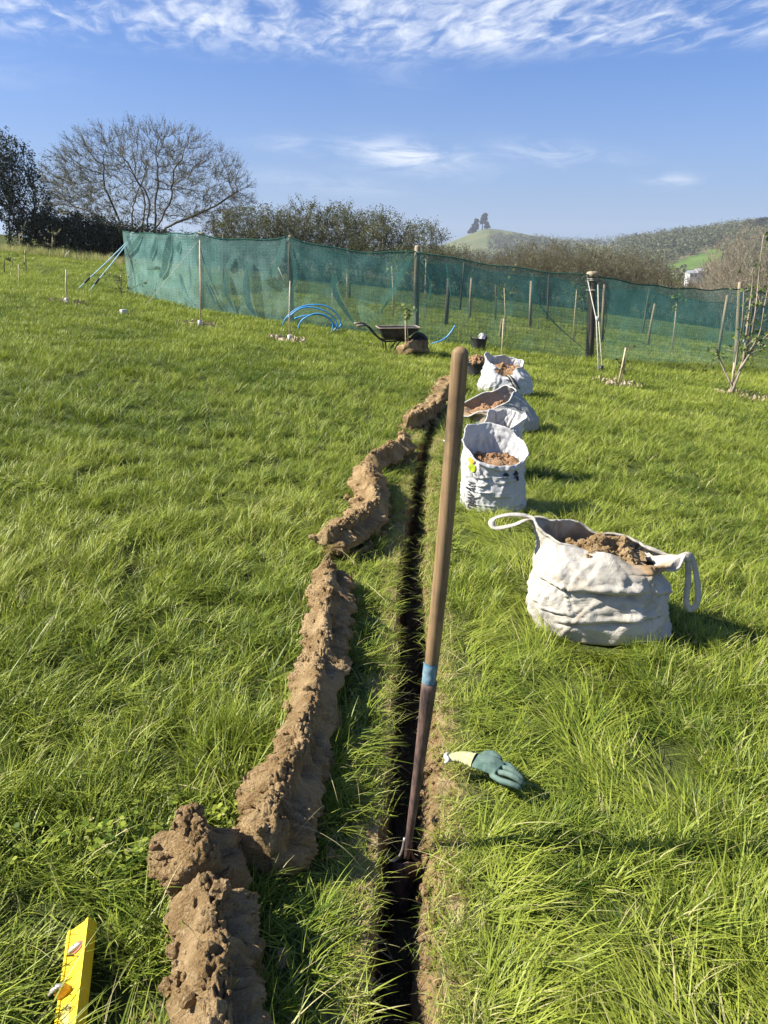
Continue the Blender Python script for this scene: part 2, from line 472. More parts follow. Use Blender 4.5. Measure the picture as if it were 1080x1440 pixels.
def land(x, y):
    x = np.asarray(x, float); y = np.asarray(y, float); r = np.hypot(x, y)
    f = gz(np.clip(x, -40, 40), np.clip(y, -30, 45)) - 1.2
    v = -7 + 0 * r
    z = f + (v - f) * sst(48, 170, r)
    z = z + sst(500, 1750, r) * 50                                  # far ridge all round
    z = z + 16 * sst(100, 600, -x) * np.exp(-((y - 500) / 420) ** 2)
    # right-hand hillside
    z = z + 37 * sst(40, 430, x) * np.exp(-((y - 740) / 330) ** 2)
    # conical hill, steep on the left
    dx, dy = x - CONE.x, y - CONE.y
    sx = np.where(dx < 0, 76, 180)
    d = np.sqrt((dx / sx) ** 2 + (dy / 130) ** 2)
    ch = CONE.z + 1 - 22 * float(sst(500, 1750, math.hypot(CONE.x, CONE.y)))
    cone = ch * np.exp(-np.power(d, 1.35) * 0.95)
    z = np.where(r > 600, np.maximum(z, 22 * sst(500, 1750, r) + cone), z)
    z = z + 1.2 * pn2(x.ravel(), y.ravel(), 0.011, 2).reshape(x.shape) * sst(150, 500, r)
    return z


def project(x, y, z):
    c, s = math.cos(PITCH), math.sin(PITCH); h = z - CAM_H
    f = y * c - h * s; u = y * s + h * c
    return 540 + FPX * x / f, 720 - FPX * u / f


def build_land():
    az = np.concatenate([np.arange(-180, -34, 3.0), np.arange(-34, 34, 0.25), np.arange(34, 180, 3.0)]) * math.pi / 180
    rr = np.concatenate([np.linspace(36, 60, 5)[:-1], np.geomspace(60, 420, 26)[:-1], np.linspace(420, 1500, 60)[:-1], np.geomspace(1500, 2150, 10)])
    A, Rr = np.meshgrid(az, rr, indexing='ij')
    X, Y = Rr * np.sin(A), Rr * np.cos(A); Z = land(X, Y)
    m = MB(); m.grid(np.stack([X, Y, Z], 2)[:, ::-1], False)
    na, nr = A.shape
    # close the seam behind the camera
    mesh = m.build('land', None); me = mesh.data
    m1, nt, b, oc = mat_base('rough_pasture', 0.95, 0.05)
    n1 = noise(nt, oc, 0.012, 5, 0.6); n2 = noise(nt, oc, 0.08, 5, 0.7)
    c = mixc(nt, n1.sstep(0.4, 0.6), (0.085, 0.10, 0.045), (0.13, 0.12, 0.065)); c = mixc(nt, n2.sstep(0.5, 0.75) * .7, c, (0.06, 0.068, 0.032))
    nt.links.new(c, b.inputs['Base Color'])
    m2 = simple('bright_meadow', (0.08, 0.135, 0.03), (0.11, 0.17, 0.04), 0.05, 0.95, 0.05)
    m3 = simple('ploughed_field', (0.27, 0.19, 0.13), (0.34, 0.25, 0.18), 0.03, 0.95, 0.05)
    m4 = simple('hill_turf', (0.085, 0.105, 0.04), (0.125, 0.13, 0.058), 0.03, 0.95, 0.05)
    for k in (m1, m2, m3, m4): me.materials.append(k)
    cen = np.array([p.center for p in me.polygons]); nrm = np.array([p.normal for p in me.polygons])
    px, py = project(cen[:, 0], cen[:, 1], cen[:, 2]); dist = np.hypot(cen[:, 0], cen[:, 1])
    mi = np.zeros(len(cen), int)
    front = cen[:, 1] > 100
    low = np.interp(px, [930, 965, 1010], [381, 381, 366]); top = np.interp(px, [930, 942, 985, 1020], [376, 371, 356, 346])
    mi[front & (dist > 330) & (dist < 900) & (px > 936) & (px < 1016) & (py < low) & (py > top)] = 1
    mi[front & (dist > 1050) & (px > 872) & (px < 985) & (py > 337) & (py < 349)] = 2
    mi[front & (dist > 1050) & (np.hypot(cen[:, 0] - CONE.x, cen[:, 1] - CONE.y) < 260)] = 3
    me.polygons.foreach_set('material_index', mi.astype(np.int32))
    tag(mesh, kind='structure')
    recalc(mesh)
    return mesh


land_obj = build_land()

# ------------------------------------------------------------------ woodland masses far off (nobody could count these)


def blob_points(g, c, rx, rz, n):
    u = g.normal(size=(n, 3)); u /= np.linalg.norm(u, axis=1)[:, None]
    r = g.uniform(0.45, 1.0, n)[:, None] ** 0.6
    lob = 1 + 0.3 * pn(u * 2.1 + c)[:, None]
    return np.asarray(c) + u * r * lob * np.array((rx, rx, rz))


def wood(name, spots, hgt, n, size, mat, seed):
    g = np.random.default_rng(seed); pts, rv = [], []
    for x, y, s in spots:
        z = float(land(x, y)); h = hgt * s * g.uniform(0.75, 1.3); rx = h * g.uniform(0.38, 0.55)
        pts.append(blob_points(g, np.array((x, y, z + h * 0.52)), rx, h * 0.5, n)); rv.append(np.full(n, g.random()))
    return leaves(name, np.concatenate(pts), size, mat, seed=seed, aspect=0.8, rv=np.concatenate(rv))


def scatter(seed, n, test, xr, yr):
    g = np.random.default_rng(seed); out = []
    X = g.uniform(*xr, n); Y = g.uniform(*yr, n); Z = land(X, Y); P, Q = project(X, Y, Z)
    for x, y, p, q in zip(X, Y, P, Q):
        if test(x, y, p, q): out.append((x, y, g.uniform(0.7, 1.2)))
    return out


def top_line(p): return np.interp(p, [930, 942, 985, 1020, 1090], [376, 371, 356, 346, 335])


w1 = scatter(3, 9000, lambda x, y, p, q: 868 < p < 1100 and ((q < top_line(p) - 1.0 and q > 326 - max(0, p - 960) * 0.12) or (p > 1018 and q < 400)), (150, 620), (330, 900))
o = wood('wood', w1[:1250], 8.5, 46, 1.3, M['farleaf'], 5)
tag(o, 'grey green woodland covering the right hillside above the bright meadow', 'wood', kind='stuff')
w2 = scatter(4, 3000, lambda x, y, p, q: 862 < p < 1000 and 330 < q < 338.5 and y > 1250, (350, 900), (1250, 1750)) + scatter(6, 900, lambda x, y, p, q: 780 < p < 1100 and 336 < q < 349, (300, 900), (1350, 1700))
o = wood('wood', w2[:420], 11, 34, 2.2, M['farleaf'], 6); o.name = 'skyline_wood'
tag(o, 'thin dark line of trees on the far skyline above the brown field', 'wood', kind='stuff')
w3 = scatter(8, 5000, lambda x, y, p, q: (688 < p < 800 and q > 328 + (p - 688) * 0.13 and q < 352 and y > 1000), (120, 420), (1000, 1340))
o = wood('gorse_patch', w3[:420], 6.5, 30, 1.6, M['farleaf'], 9)
tag(o, 'dark scrub scattered over the right slope of the conical hill', 'scrub', kind='stuff')
w4 = scatter(12, 2500, lambda x, y, p, q: 600 < p < 1000 and q > (352 if p < 920 else 387), (20, 420), (380, 1000)) + scatter(13, 900, lambda x, y, p, q: -60 < p < 620, (-500, 60), (500, 1000))
o = wood('valley_trees', w4[:700], 8, 34, 1.6, M['farleaf'], 10)
tag(o, 'soft olive trees filling the valley below the hills', 'wood', kind='stuff')

# the clump of pines on the conical hill
def hill_pine(px, py, w, h, lean, seed, label, lo=.06, hi=.9):
    p = D(px, py, 1296); p.z = float(land(p.x, p.y))
    e = empty('pine_tree', p, label, 'tree', 'pines on the hilltop')
    g = np.random.default_rng(seed); m = MB()
    k = 1296 / FPX
    m.tube([(0, 0, -3), (lean * .3, 0, h * k * .4), (lean * k, 0, h * k * .8)], [1.0, .7, .3], 6); m.build('trunk', M['bark_dark'], e)
    pts = []
    for i in range(14):
        t = lo + (hi - lo) * (i + g.random()) / 14; c = np.array((lean * k * t + g.uniform(-.35, .35) * w * k * (1.15 - t), g.uniform(-.3, .3) * w * k, h * k * t))
        pts.append(blob_points(g, c, w * k * .26, h * k * .16, 190))
    leaves('crown', np.concatenate(pts), 1.7, M['pineleaf'], e, seed, aspect=.8)


hill_pine(664, 322, 11, 11, 3, 1, 'lowest outermost dark pine at the left of the hilltop clump')
hill_pine(668, 321, 10, 17, 2, 2, 'cone shaped dark pine at the left of the gap in the hilltop clump')
hill_pine(678, 321, 13, 18, 3, 3, 'tallest spreading dark pine right of the gap in the hilltop clump', .5, 1.0)
hill_pine(685, 322, 8, 8, -1, 4, 'short round dark pine at the right end of the hilltop clump')

for px, py, h, Y, lb in ((1030, 322, 15, 720, 'leftmost rounded tree standing above the right hand skyline'), (1052, 317, 18, 730, 'broad pale tree on the skyline left of the dark one'),
                         (1066, 315, 19, 715, 'tall dark tree on the right hand skyline'), (1084, 314, 17, 735, 'dark tree on the skyline at the right edge')):
    p = D(px, py, Y); p.z = float(land(p.x, Y)); k = Y / FPX; e = empty('skyline_tree', p, lb, 'tree', 'trees on the right hand skyline')
    g = np.random.default_rng(px); m = MB(); m.tube([(0, 0, -2), (0, 0, h * k * .6)], [.6, .25], 6); m.build('trunk', M['bark_dark'], e)
    leaves('crown', np.concatenate([blob_points(g, np.array((g.normal() * 3, g.normal() * 2, h * k * g.uniform(.4, .8))), 3.6, h * k * .24, 150) for _ in range(7)]), 1.0, M['pineleaf'] if 'dark' in lb.split(' on')[0] else M['farleaf'], e, px, aspect=.8)

# ------------------------------------------------------------------ branching trees


def grow(nodes, par, attract, step, di, dk, iters, rnd=0.25, seed=0, up=0.0):
    g = np.random.default_rng(seed)
    nodes = [Vector(n) for n in nodes]; par = list(par); att = [Vector(a) for a in attract]
    for it in range(iters):
        kd = kdtree.KDTree(len(nodes))
        for i, n in enumerate(nodes): kd.insert(n, i)
        kd.balance(); acc = {}; keep = []
        for a in att:
            c, i, d = kd.find(a)
            if d < dk: continue
            keep.append(a)
            if d < di: acc.setdefault(i, []).append((a - c).normalized())
        att = keep
        if not acc: break
        n0 = len(nodes)
        for i, ds in acc.items():
            v = Vector((0, 0, up))
            for d in ds: v += d
            v = v / len(ds) + Vector(g.normal(size=3) * rnd)
            if v.length < 1e-4: continue
            p = nodes[i] + v.normalized() * step
            nodes.append(p); par.append(i)
        if len(nodes) > 9000: break
    return nodes, par


def radii(par, n, tip, expo=2.3):
    ch = [[] for _ in range(n)]
    for i in range(n):
        if par[i] >= 0: ch[par[i]].append(i)
    r = [0.0] * n
    for i in range(n - 1, -1, -1):
        r[i] = tip if not ch[i] else sum(r[c] ** expo for c in ch[i]) ** (1 / expo)
    return r, ch


def limbs(mb, nodes, par, r, ch, thin=0.02):
    starts = [(i, None) for i in range(len(nodes)) if par[i] < 0]
    while starts:
        i, p0 = starts.pop(); chain = [p0] if p0 is not None else []; chain.append(i)
        while ch[i]:
            k = max(ch[i], key=lambda c: r[c])
            for c in ch[i]:
                if c != k: starts.append((c, i))
            chain.append(k); i = k
        pts = [nodes[c] for c in chain]; rad = [r[c] for c in chain]
        if p0 is not None: rad[0] = rad[1]
        if len(pts) == 1: continue
        mb.tube(pts, rad, 6 if max(rad) > 0.05 else (4 if max(rad) > thin else 3), False)


def twigs(mb, nodes, par, r, g, n_per, length, rad, thr, spread=0.7, up=0.25, cen=None):
    """short side twigs off every thin node; returns points along them for leaves"""
    pts = []
    for i, p in enumerate(nodes):
        if r[i] > thr or par[i] < 0: continue
        d0 = (p - nodes[par[i]]).normalized()
        for _ in range(n_per if isinstance(n_per, int) else g.poisson(n_per)):
            d = d0 + Vector(g.normal(size=3) * spread) + Vector((0, 0, up))
            if cen is not None: d = d * .55 + (p - cen).normalized() * .75
            d = d.normalized()
            L = length * g.uniform(0.5, 1.25); q = p + d * L * 0.5 + Vector(g.normal(size=3) * L * .06)
            e = p + d * L + Vector((0, 0, up * L * .3))
            mb.tube([p, q, e], [rad, rad * .8, rad * .4], 3, False)
            for t in (0.3, 0.55, 0.75, 1.0): pts.append(p.lerp(e, t))
    return np.array([tuple(v) for v in pts])


def ellipsoid(g, n, c, rad, inner=0.35, zmin=-9e9):
    out = []
    while len(out) < n:
        u = g.normal(size=3); u /= np.linalg.norm(u); r = inner + (1 - inner) * g.random() ** 0.5
        p = np.asarray(c) + u * r * np.asarray(rad)
        if p[2] > zmin: out.append(p)
    return out


def big_tree():
    """the wide domed tree behind the corner post; limb lines follow the photograph, spread in depth"""
    base = D(208, 372, 45); base.z = float(gz(base.x, 45)) if base.y < 60 else base.z
    e = empty('bare_tree', base, 'wide domed bare tree with many spreading limbs and pale buds behind the netting corner', 'tree')
    g = np.random.default_rng(21)
    def P(cx, cy, dep): return Vector(D(cx / 2.7, 150 + cy / 2.7, 45 + dep)) - base
    sk = [[(545, 600, 0), (540, 480, 0), (548, 400, .3), (545, 340, .5), (515, 270, 1.0), (480, 200, 1.5)],
          [(545, 600, 0), (470, 480, -.3), (440, 400, -.8), (400, 310, -1.5), (395, 220, -2.0)],
          [(545, 600, 0), (440, 470, .3), (370, 410, 1), (270, 370, 1.6), (215, 310, 2.0)],
          [(545, 600, 0), (585, 480, -.2), (610, 430, -.6), (650, 350, -1), (660, 250, -1.6), (700, 190, -2)],
          [(545, 600, 0), (590, 470, .2), (590, 370, .9), (600, 270, 1.5), (590, 170, 1.8)],
          [(545, 600, 0), (620, 480, 0), (650, 450, -.3), (740, 412, -.6), (820, 375, -.8), (880, 335, -.6), (910, 320, -.3)],
          [(545, 600, 0), (500, 450, .8), (520, 330, 2.2), (560, 240, 3.0)],
          [(545, 600, 0), (560, 460, -.8), (560, 340, -2.2), (500, 250, -3.0)]]
    nodes, par = [P(545, 600, 0)], [-1]
    for ln in sk:
        pts = bez([P(*q) for q in ln], 30); last = 0; prev = Vector(pts[0])
        for q in pts[1:]:
            q = Vector(q)
            if (q - prev).length < 0.24: continue
            nodes.append(q + Vector(g.normal(size=3) * .025)); par.append(last); last = len(nodes) - 1; prev = q
    c = P(555, 342, 0); k = 0.0154
    att = ellipsoid(g, 2700, c, (380 * k, 4.4, 243 * k), 0.35, P(0, 440, 0).z)
    att += ellipsoid(g, 260, P(890, 340, -.4), (80 * k, 1.3, 80 * k), 0.1)
    att += ellipsoid(g, 200, P(250, 340, 1), (90 * k, 1.8, 80 * k), 0.1)
    nodes, par = grow(nodes, par, att, 0.2, 3.0, 0.3, 90, 0.2, 3)
    r, ch = radii(par, len(nodes), 0.0075, 2.35)
    m = MB(); limbs(m, nodes, par, r, ch); m.build('trunk', M['bark'], e)
    m = MB(); tp = twigs(m, nodes, par, r, g, 3.2, 0.46, 0.006, 0.02, 0.6, 0.2, P(555, 440, 0)); m.build('twigs', M['bark'], e)
    w = np.clip((-tp[:, 0] - 0.8) / 4 + 0.35 * pn(tp * 0.6), 0.03, 1) * np.clip(1.4 - tp[:, 2] / 7.5, 0.2, 1)
    keep = g.random(len(tp)) < .22 + w * 0.6
    leaves('crown', tp[keep] + g.normal(size=(keep.sum(), 3)) * .04, 0.07, M['bud'], e, 4)


big_tree()


def bush_proto(name, seed, rx, h, nst, natt, wood, leaf, nleaf, lsize, cover=0.5, tw=2, open_base=False, twl=0.45):
    """a many-stemmed bush: stems, twigs, leaves"""
    e = bpy.data.objects.new(name, None); col.objects.link(e)
    g = np.random.default_rng(seed); nodes, par = [], []
    for i in range(nst):
        a = g.uniform(0, 6.283); b = g.uniform(0.1, 0.45) * rx
        p = Vector((math.cos(a) * b, math.sin(a) * b, -0.1)); d = Vector((math.cos(a) * .35, math.sin(a) * .35, 1)).normalized()
        prev = -1
        for s in range(int(h * 0.3 / 0.2) + 1):
            nodes.append(p.copy()); par.append(prev); prev = len(nodes) - 1
            p = p + d * 0.2 + Vector(g.normal(size=3) * .03)
    att = ellipsoid(g, natt, (0, 0, h * .56), (rx, rx, h * .46), 0.25, h * (.25 if open_base else .1))
    att = [a for a in att if pn((a * 0.55 + seed)[None])[0] > -0.35]
    nodes, par = grow(nodes, par, att, 0.2, 2.2, 0.3, 60, 0.3, seed, 0.05)
    r, ch = radii(par, len(nodes), 0.008, 2.3)
    m = MB(); limbs(m, nodes, par, r, ch); m.build('trunk', wood, e)
    m = MB(); tp = twigs(m, nodes, par, r, g, tw, twl, 0.007, 0.025, 0.6, 0.45); m.build('twigs', wood, e)
    if nleaf:
        idx = g.integers(0, len(tp), nleaf); lp = tp[idx] + g.normal(size=(nleaf, 3)) * .07
        d = pn(lp * 0.9 + seed * 3)
        lp = lp[(d + g.normal(size=len(d)) * .15) > cover - 0.75]
        leaves('crown', lp, lsize, leaf, e, seed, clump=.8)
    return e


def place(proto, px, Y, label, cat, group, sx=1.0, sz=1.0, used=set(), rz=None, dzz=0.0):
    first = proto.name not in used and proto not in used
    e = proto if proto not in used else copy_tree(proto)
    used.add(proto)
    x = (px - 540) / FPX * Y / 1.0 * (math.cos(PITCH) + 0.31 * math.sin(PITCH))
    x = D(px, 400, Y).x
    e.location = (x, Y, float(max(gz(x, min(Y, 60)), -4)) - 0.05 + dzz); e.scale = (sx, sx, sz)
    e.rotation_euler.z = rz if rz is not None else random.uniform(0, 6.28)
    return tag(e, label, cat, group)


pg = [bush_proto('hedge_bush', 40 + i, 2.0, 4.0, 9, 520, M['bark_scrub'], M['olive'], 9000, 0.085, 0.22) for i in range(3)]
gr = 'bushy green trees in the hedge behind the netting'
HB = [(352, 41, 1.05, 0.81, 'dark olive hedge bush with a low dense crown just right of the bare tree'),
      (395, 43, .95, 0.83, 'olive hedge bush behind the netting post with the blue pipe coil'),
      (432, 42, .95, 0.93, 'tall pale olive hedge bush above the blue pipe coil'),
      (470, 43, 1.0, 0.95, 'olive hedge bush above the right end of the blue pipe coil'),
      (505, 42, .95, 0.95, 'tall olive hedge bush above the wheelbarrow handles'),
      (540, 41, .95, 0.91, 'olive hedge bush directly above the wheelbarrow tray'),
      (590, 45, 1.0, 0.89, 'thin twiggy olive hedge bush behind the middle netting post'),
      (625, 44, .85, 0.65, 'low olive hedge bush in the gap left of the conical hill'),
      (325, 47, .9, 0.71, 'low olive hedge bush under the long right limb of the bare tree')]
for i, (px, Y, sx, sz, lb) in enumerate(HB): place(pg[i % 3], px, Y, lb, 'bush', gr, sx, sz)
pb = [bush_proto('scrub_bush', 60 + i, 2.4, 3.8, 14, 620, M['bark_scrub'], M['brownleaf'], 7000, 0.07, 0.3, 2, False, .5) for i in range(3)]
gb = 'brown scrub willows behind the netting'
SB = [(655, 43, .95, 0.71, 'rounded dark brown scrub bush just below the conical hill'),
      (695, 47, .8, 0.67, 'grey brown scrub bush under the right slope of the conical hill'),
      (735, 46, .95, 0.85, 'tan scrub bush with pale stems showing behind the netting'),
      (775, 45, 1.0, 0.97, 'tallest rounded brown scrub bush left of the thick rope post'),
      (815, 44, 1.0, 0.97, 'brown scrub bush right behind the thick rope post'),
      (855, 46, 1.0, 0.99, 'olive brown scrub bush just right of the thick rope post'),
      (895, 46, .95, 1.01, 'brown scrub bush below the ploughed field'),
      (930, 47, .9, 0.83, 'low brown scrub bush below the bright meadow'),
      (965, 50, .8, 0.74, 'low reddish brown scrub bush in front of the white house'),
      (1000, 50, .8, 0.77, 'low brown scrub bush right of the white house'),
      (1070, 47, 1.0, 0.99, 'brown scrub bush at the right edge behind the sapling'),
      (760, 52, 1.0, 1.01, 'brown scrub bush set back between two taller ones'),
      (880, 54, 1.0, 1.08, 'brown scrub bush set back under the skyline wood'),
      (1110, 46, 1.0, 1.17, 'brown scrub bush past the right edge of the netting')]
for i, (px, Y, sx, sz, lb) in enumerate(SB): place(pb[i % 3], px, Y, lb, 'bush', gb, sx, sz, dzz=-.2)
pr = bush_proto('bare_tree', 81, 2.6, 5.4, 7, 900, M['bark_pale'], M['brownleaf'], 700, 0.06, 0.4, 3, True, .55)
place(pr, 1052, 42, 'pale twiggy bare tree at the right behind the netting end', 'tree', 'bare trees at the right', 1.0, 1.0, rz=.4)
place(pr, 1008, 46, 'smaller pale twiggy bare tree left of the right hand bare tree', 'tree', 'bare trees at the right', .72, .74, rz=2.0)
# dark ivy-hung trees at the far left
pd = bush_proto('ivy_tree', 90, 1.5, 4.9, 5, 520, M['bark_dark'], M['darkleaf'], 6500, 0.10, 0.42, 2, True, .4)
ge = 'dark ivy hung trees at the left edge'
place(pd, 8, 36, 'dark ivy hung tree with bare top twigs at the left edge', 'tree', ge, .95, 1.05, rz=.3)
place(pd, 45, 36.5, 'dark ivy hung tree between the left edge tree and the domed bare tree', 'tree', ge, .9, .93, rz=2.6)
place(pd, -45, 37, 'dark ivy hung tree just past the left edge', 'tree', ge, 1.0, 1.0, rz=4.6)
ph = [bush_proto('dark_hedge_bush', 95 + i, 1.35, 1.9, 10, 330, M['bark_dark'], M['darkleaf'], 5200, 0.09, 0.30, 2, False, .35) for i in range(2)]
gh = 'dark hedge bushes along the top of the field'
for i, (px, Y, sz, lb) in enumerate([(85, 37, 1.0, 'dark hedge bush beside the ivy hung trees'), (112, 37, .95, 'dark hedge bush behind the pale seedling at the field edge'),
                                     (138, 37.5, 1.0, 'dark hedge bush under the left limb of the bare tree'), (163, 38, .95, 'dark hedge bush just left of the netting corner'),
                                     (190, 38.5, .95, 'dark hedge bush behind the netting corner post'), (218, 39, .9, 'dark hedge bush under the trunks of the bare tree'),
                                     (247, 40, .85, 'dark hedge bush right of the bare tree trunks'), (276, 41, .8, 'dark hedge bush behind the second netting post'),
                                     (305, 42, .75, 'dark hedge bush in the gap before the olive hedge'), (60, 37, .9, 'dark hedge bush below the ivy hung trees')]):
    place(ph[i % 2], px, Y, lb, 'bush', gh, 1.0, sz)

# ------------------------------------------------------------------ turf clods beside the trench (paths read off the photograph, set on the ground)
def clod_path(pts):
    """(picture x, picture y, width) at half height -> ground path"""
    out = []
    for px, py, w in pts:
        p = G(px, py, 0.06); out.append((p.x, p.y, w))
    return np.array(out)


CLODS = [
    dict(name='turf_clod', path=[(312, 1560, 0.142), (306, 1440, 0.142), (302, 1372, 0.142), (296, 1308, 0.133), (292, 1282, 0.119)], h=.15, rot=.72, seed=1,
         label='long crumbly brown turf clod at the bottom edge of the photo beside the yellow level'),
    dict(name='turf_clod', path=[(296, 1262, 0.142), (284, 1228, 0.157), (276, 1196, 0.142)], h=.175, rot=.66, seed=2,
         label='squared block of brown turf with clean cut faces standing between the two long clods'),
    dict(name='turf_clod', path=[(384, 1212, 0.112), (388, 1165, 0.138), (408, 1105, 0.138), (432, 1040, 0.126), (446, 975, 0.120), (458, 910, 0.112), (466, 850, 0.108), (470, 806, 0.094)], h=.145, rot=.74, seed=3,
         label='longest strip of upturned brown turf beside the trench left of the shovel'),
    dict(name='turf_clod', path=[(462, 772, 0.134), (490, 754, 0.160), (512, 737, 0.143)], h=.15, rot=.6, seed=4,
         label='short brown turf clod beyond the longest strip, next to a dark hole in the grass'),
    dict(name='turf_clod', path=[(519, 738, 0.151), (522, 712, 0.168), (520, 690, 0.168), (514, 668, 0.134)], h=.16, rot=.6, seed=5,
         label='brown turf clod standing lengthwise in the middle of the row of clods'),
    dict(name='turf_clod', path=[(520, 656, 0.134), (542, 646, 0.160), (562, 634, 0.143), (573, 626, 0.109)], h=.14, rot=.6, seed=6,
         label='brown turf clod lying aslant with its far end touching the trench'),
    dict(name='turf_clod', path=[(572, 598, 0.109), (590, 588, 0.143), (606, 577, 0.151), (618, 562, 0.151)], h=.14, rot=.1, seed=7,
         label='pale crumbly turf clod second furthest along the trench'),
    dict(name='turf_clod', path=[(620, 556, 0.151), (628, 546, 0.168), (634, 538, 0.134)], h=.15, rot=0, seed=8,
         label='furthest pale turf clod just left of the top of the shovel handle'),
]
FOOT = []                                                        # (points, radius) kept clear of grass


def make_clod(c):
    pa = clod_path(c['path']); L = np.sum(np.linalg.norm(np.diff(pa[:, :2], axis=0), axis=1))
    near = pa[:, 1].min() < 4
    step = 0.0045 if near else 0.009
    n = max(16, int(L / step)); na = 116 if near else 56
    q = bez(pa, n); t = np.gradient(q[:, :2], axis=0); t /= np.linalg.norm(t, axis=1)[:, None]
    nx = np.stack([t[:, 1], -t[:, 0]], 1)
    a = np.arange(na) * 2 * math.pi / na; ca, sa = np.cos(a), np.sin(a)
    ex = 2 / 5.0
    cx, cy = np.sign(ca) * np.abs(ca) ** ex, np.sign(sa) * np.abs(sa) ** ex
    P = np.zeros((n, na, 3))
    for i in range(n):
        u = i / (n - 1); endk = min(1, min(u, 1 - u) * L / 0.022)
        endk = 0.62 + 0.38 * math.sqrt(max(0.0, 1 - (1 - endk) ** 2))
        w = q[i, 2] * 0.5 * endk; h = c['h'] * 0.5 * (0.9 + 0.1 * endk) * (1 + 0.22 * pn(np.array([[u * L * 6, c['seed'] * 3.7, 0]]))[0])
        th = c['rot'] + 0.3 * pn(np.array([[u * L * 4, c['seed'] * 7.1, 5]]))[0]
        lx, lz = cx * w, cy * h
        rx, rz = lx * math.cos(th) - lz * math.sin(th), lx * math.sin(th) + lz * math.cos(th)
        P[i, :, 0] = q[i, 0] + nx[i, 0] * rx; P[i, :, 1] = q[i, 1] + nx[i, 1] * rx
        P[i, :, 2] = gz(q[i, 0], q[i, 1]) + c['h'] * 0.5 + 0.006 + rz
    org = Vector((q[n // 2, 0], q[n // 2, 1], float(gz(q[n // 2, 0], q[n // 2, 1]))))
    cen = P.mean(1, keepdims=True); d = P - cen; d /= np.linalg.norm(d, axis=2)[:, :, None] + 1e-9
    f = P.reshape(-1, 3); s = c['seed'] * 9.3
    nb = 0.016 * pn(f * 8 + s) + 0.011 * pn(f * 19 + s)
    rid = np.abs(pn(f * 27 + s * 2)); nm = -0.013 * np.clip(1 - rid * 7, 0, 1) + 0.008 * pn(f * 42 + s)
    nf = 0.006 * pn(f * 85 + s) + 0.0035 * pn(f * 170 + s)
    cut = sst(0.15, 0.4, pn(f * 4.2 + s + 40)) * 0.8              # some faces stay smooth where the spade cut them
    gg = np.random.default_rng(c['seed'] + 900); cells = 0
    for size, amp in ((.075, .024), (.034, .014), (.015, .008), (.009, .004)):   # crumbs and lumps: every cell stands in or out by its own amount
        if not near and size < .01: continue
        if c['h'] > .165 and size > .05: amp *= .4
        k = max(8, int(len(f) * (step * step) / (size * size))); ctr = f[gg.integers(0, len(f), k)] + gg.normal(size=(k, 3)) * size * .25
        kd = kdtree.KDTree(k)
        for q_, p_ in enumerate(ctr): kd.insert(p_, q_)
        kd.balance(); off = gg.uniform(-.65, .5, k); fi = [kd.find(p_) for p_ in f]
        cells = cells + np.array([amp * (off[q_[1]] + .45 - .9 * (q_[2] / size) ** 2) for q_ in fi])
    disp = nb * .8 + (nm + nf + cells) * (1 - cut)
    P = P + d * disp.reshape(n, na)[:, :, None]
    P -= np.array(org)
    m = MB(); m.grid(P, True, False)
    k0, k1 = P[0].mean(0), P[-1].mean(0)                          # broken ends, each a dished fan
    for ring, k, sg in ((P[0], k0, -1), (P[-1], k1, 1)):
        tt = np.array((t[0 if sg < 0 else -1][0], t[0 if sg < 0 else -1][1], 0)) * sg
        rows = [ring]
        for kk in (.72, .45, .2, .03):
            rr = k + (ring - k) * kk + tt * 0.012 * (1 - kk); rr = rr + tt * (0.014 * pn(rr * 30 + s))[:, None]; rows.append(rr)
        rows = np.array(rows)
        m.grid(rows[:, ::-1] if sg > 0 else rows, True)
    o = m.build(c['name'], M['soil']); o.location = org; recalc(o)
    tag(o, c['label'], 'turf clod', 'turf clods dug out along the trench')
    # loose crumbs on and round it
    g = np.random.default_rng(c['seed'] + 50); mb = MB(); top = P[:, int(na * .03):int(na * .5)].reshape(-1, 3)
    for _ in range(int(150 * L + 70) if near else int(60 * L + 30)):
        if g.random() < 0.62: p = top[g.integers(len(top))] + g.normal(size=3) * .003
        else:
            i = g.integers(n); sd_ = g.choice((-1, 1)); off = q[i, 2] * .5 + abs(g.normal()) * .05
            x, y = q[i, 0] + nx[i, 0] * off * sd_, q[i, 1] + nx[i, 1] * off * sd_
            p = np.array((x, y, gz(x, y) + 0.012)) - np.array(org)
        crumb(mb, p, min(0.02, 0.004 + g.exponential(0.0045)) * (1 if near else 1.7), g)
    k = mb.build('crumbs', M['soil'], o, False); k['kind'] = 'stuff'
    for i in range(n): FOOT.append((q[i, 0], q[i, 1], q[i, 2] * 0.5 - 0.005))


for c in CLODS: make_clod(c)

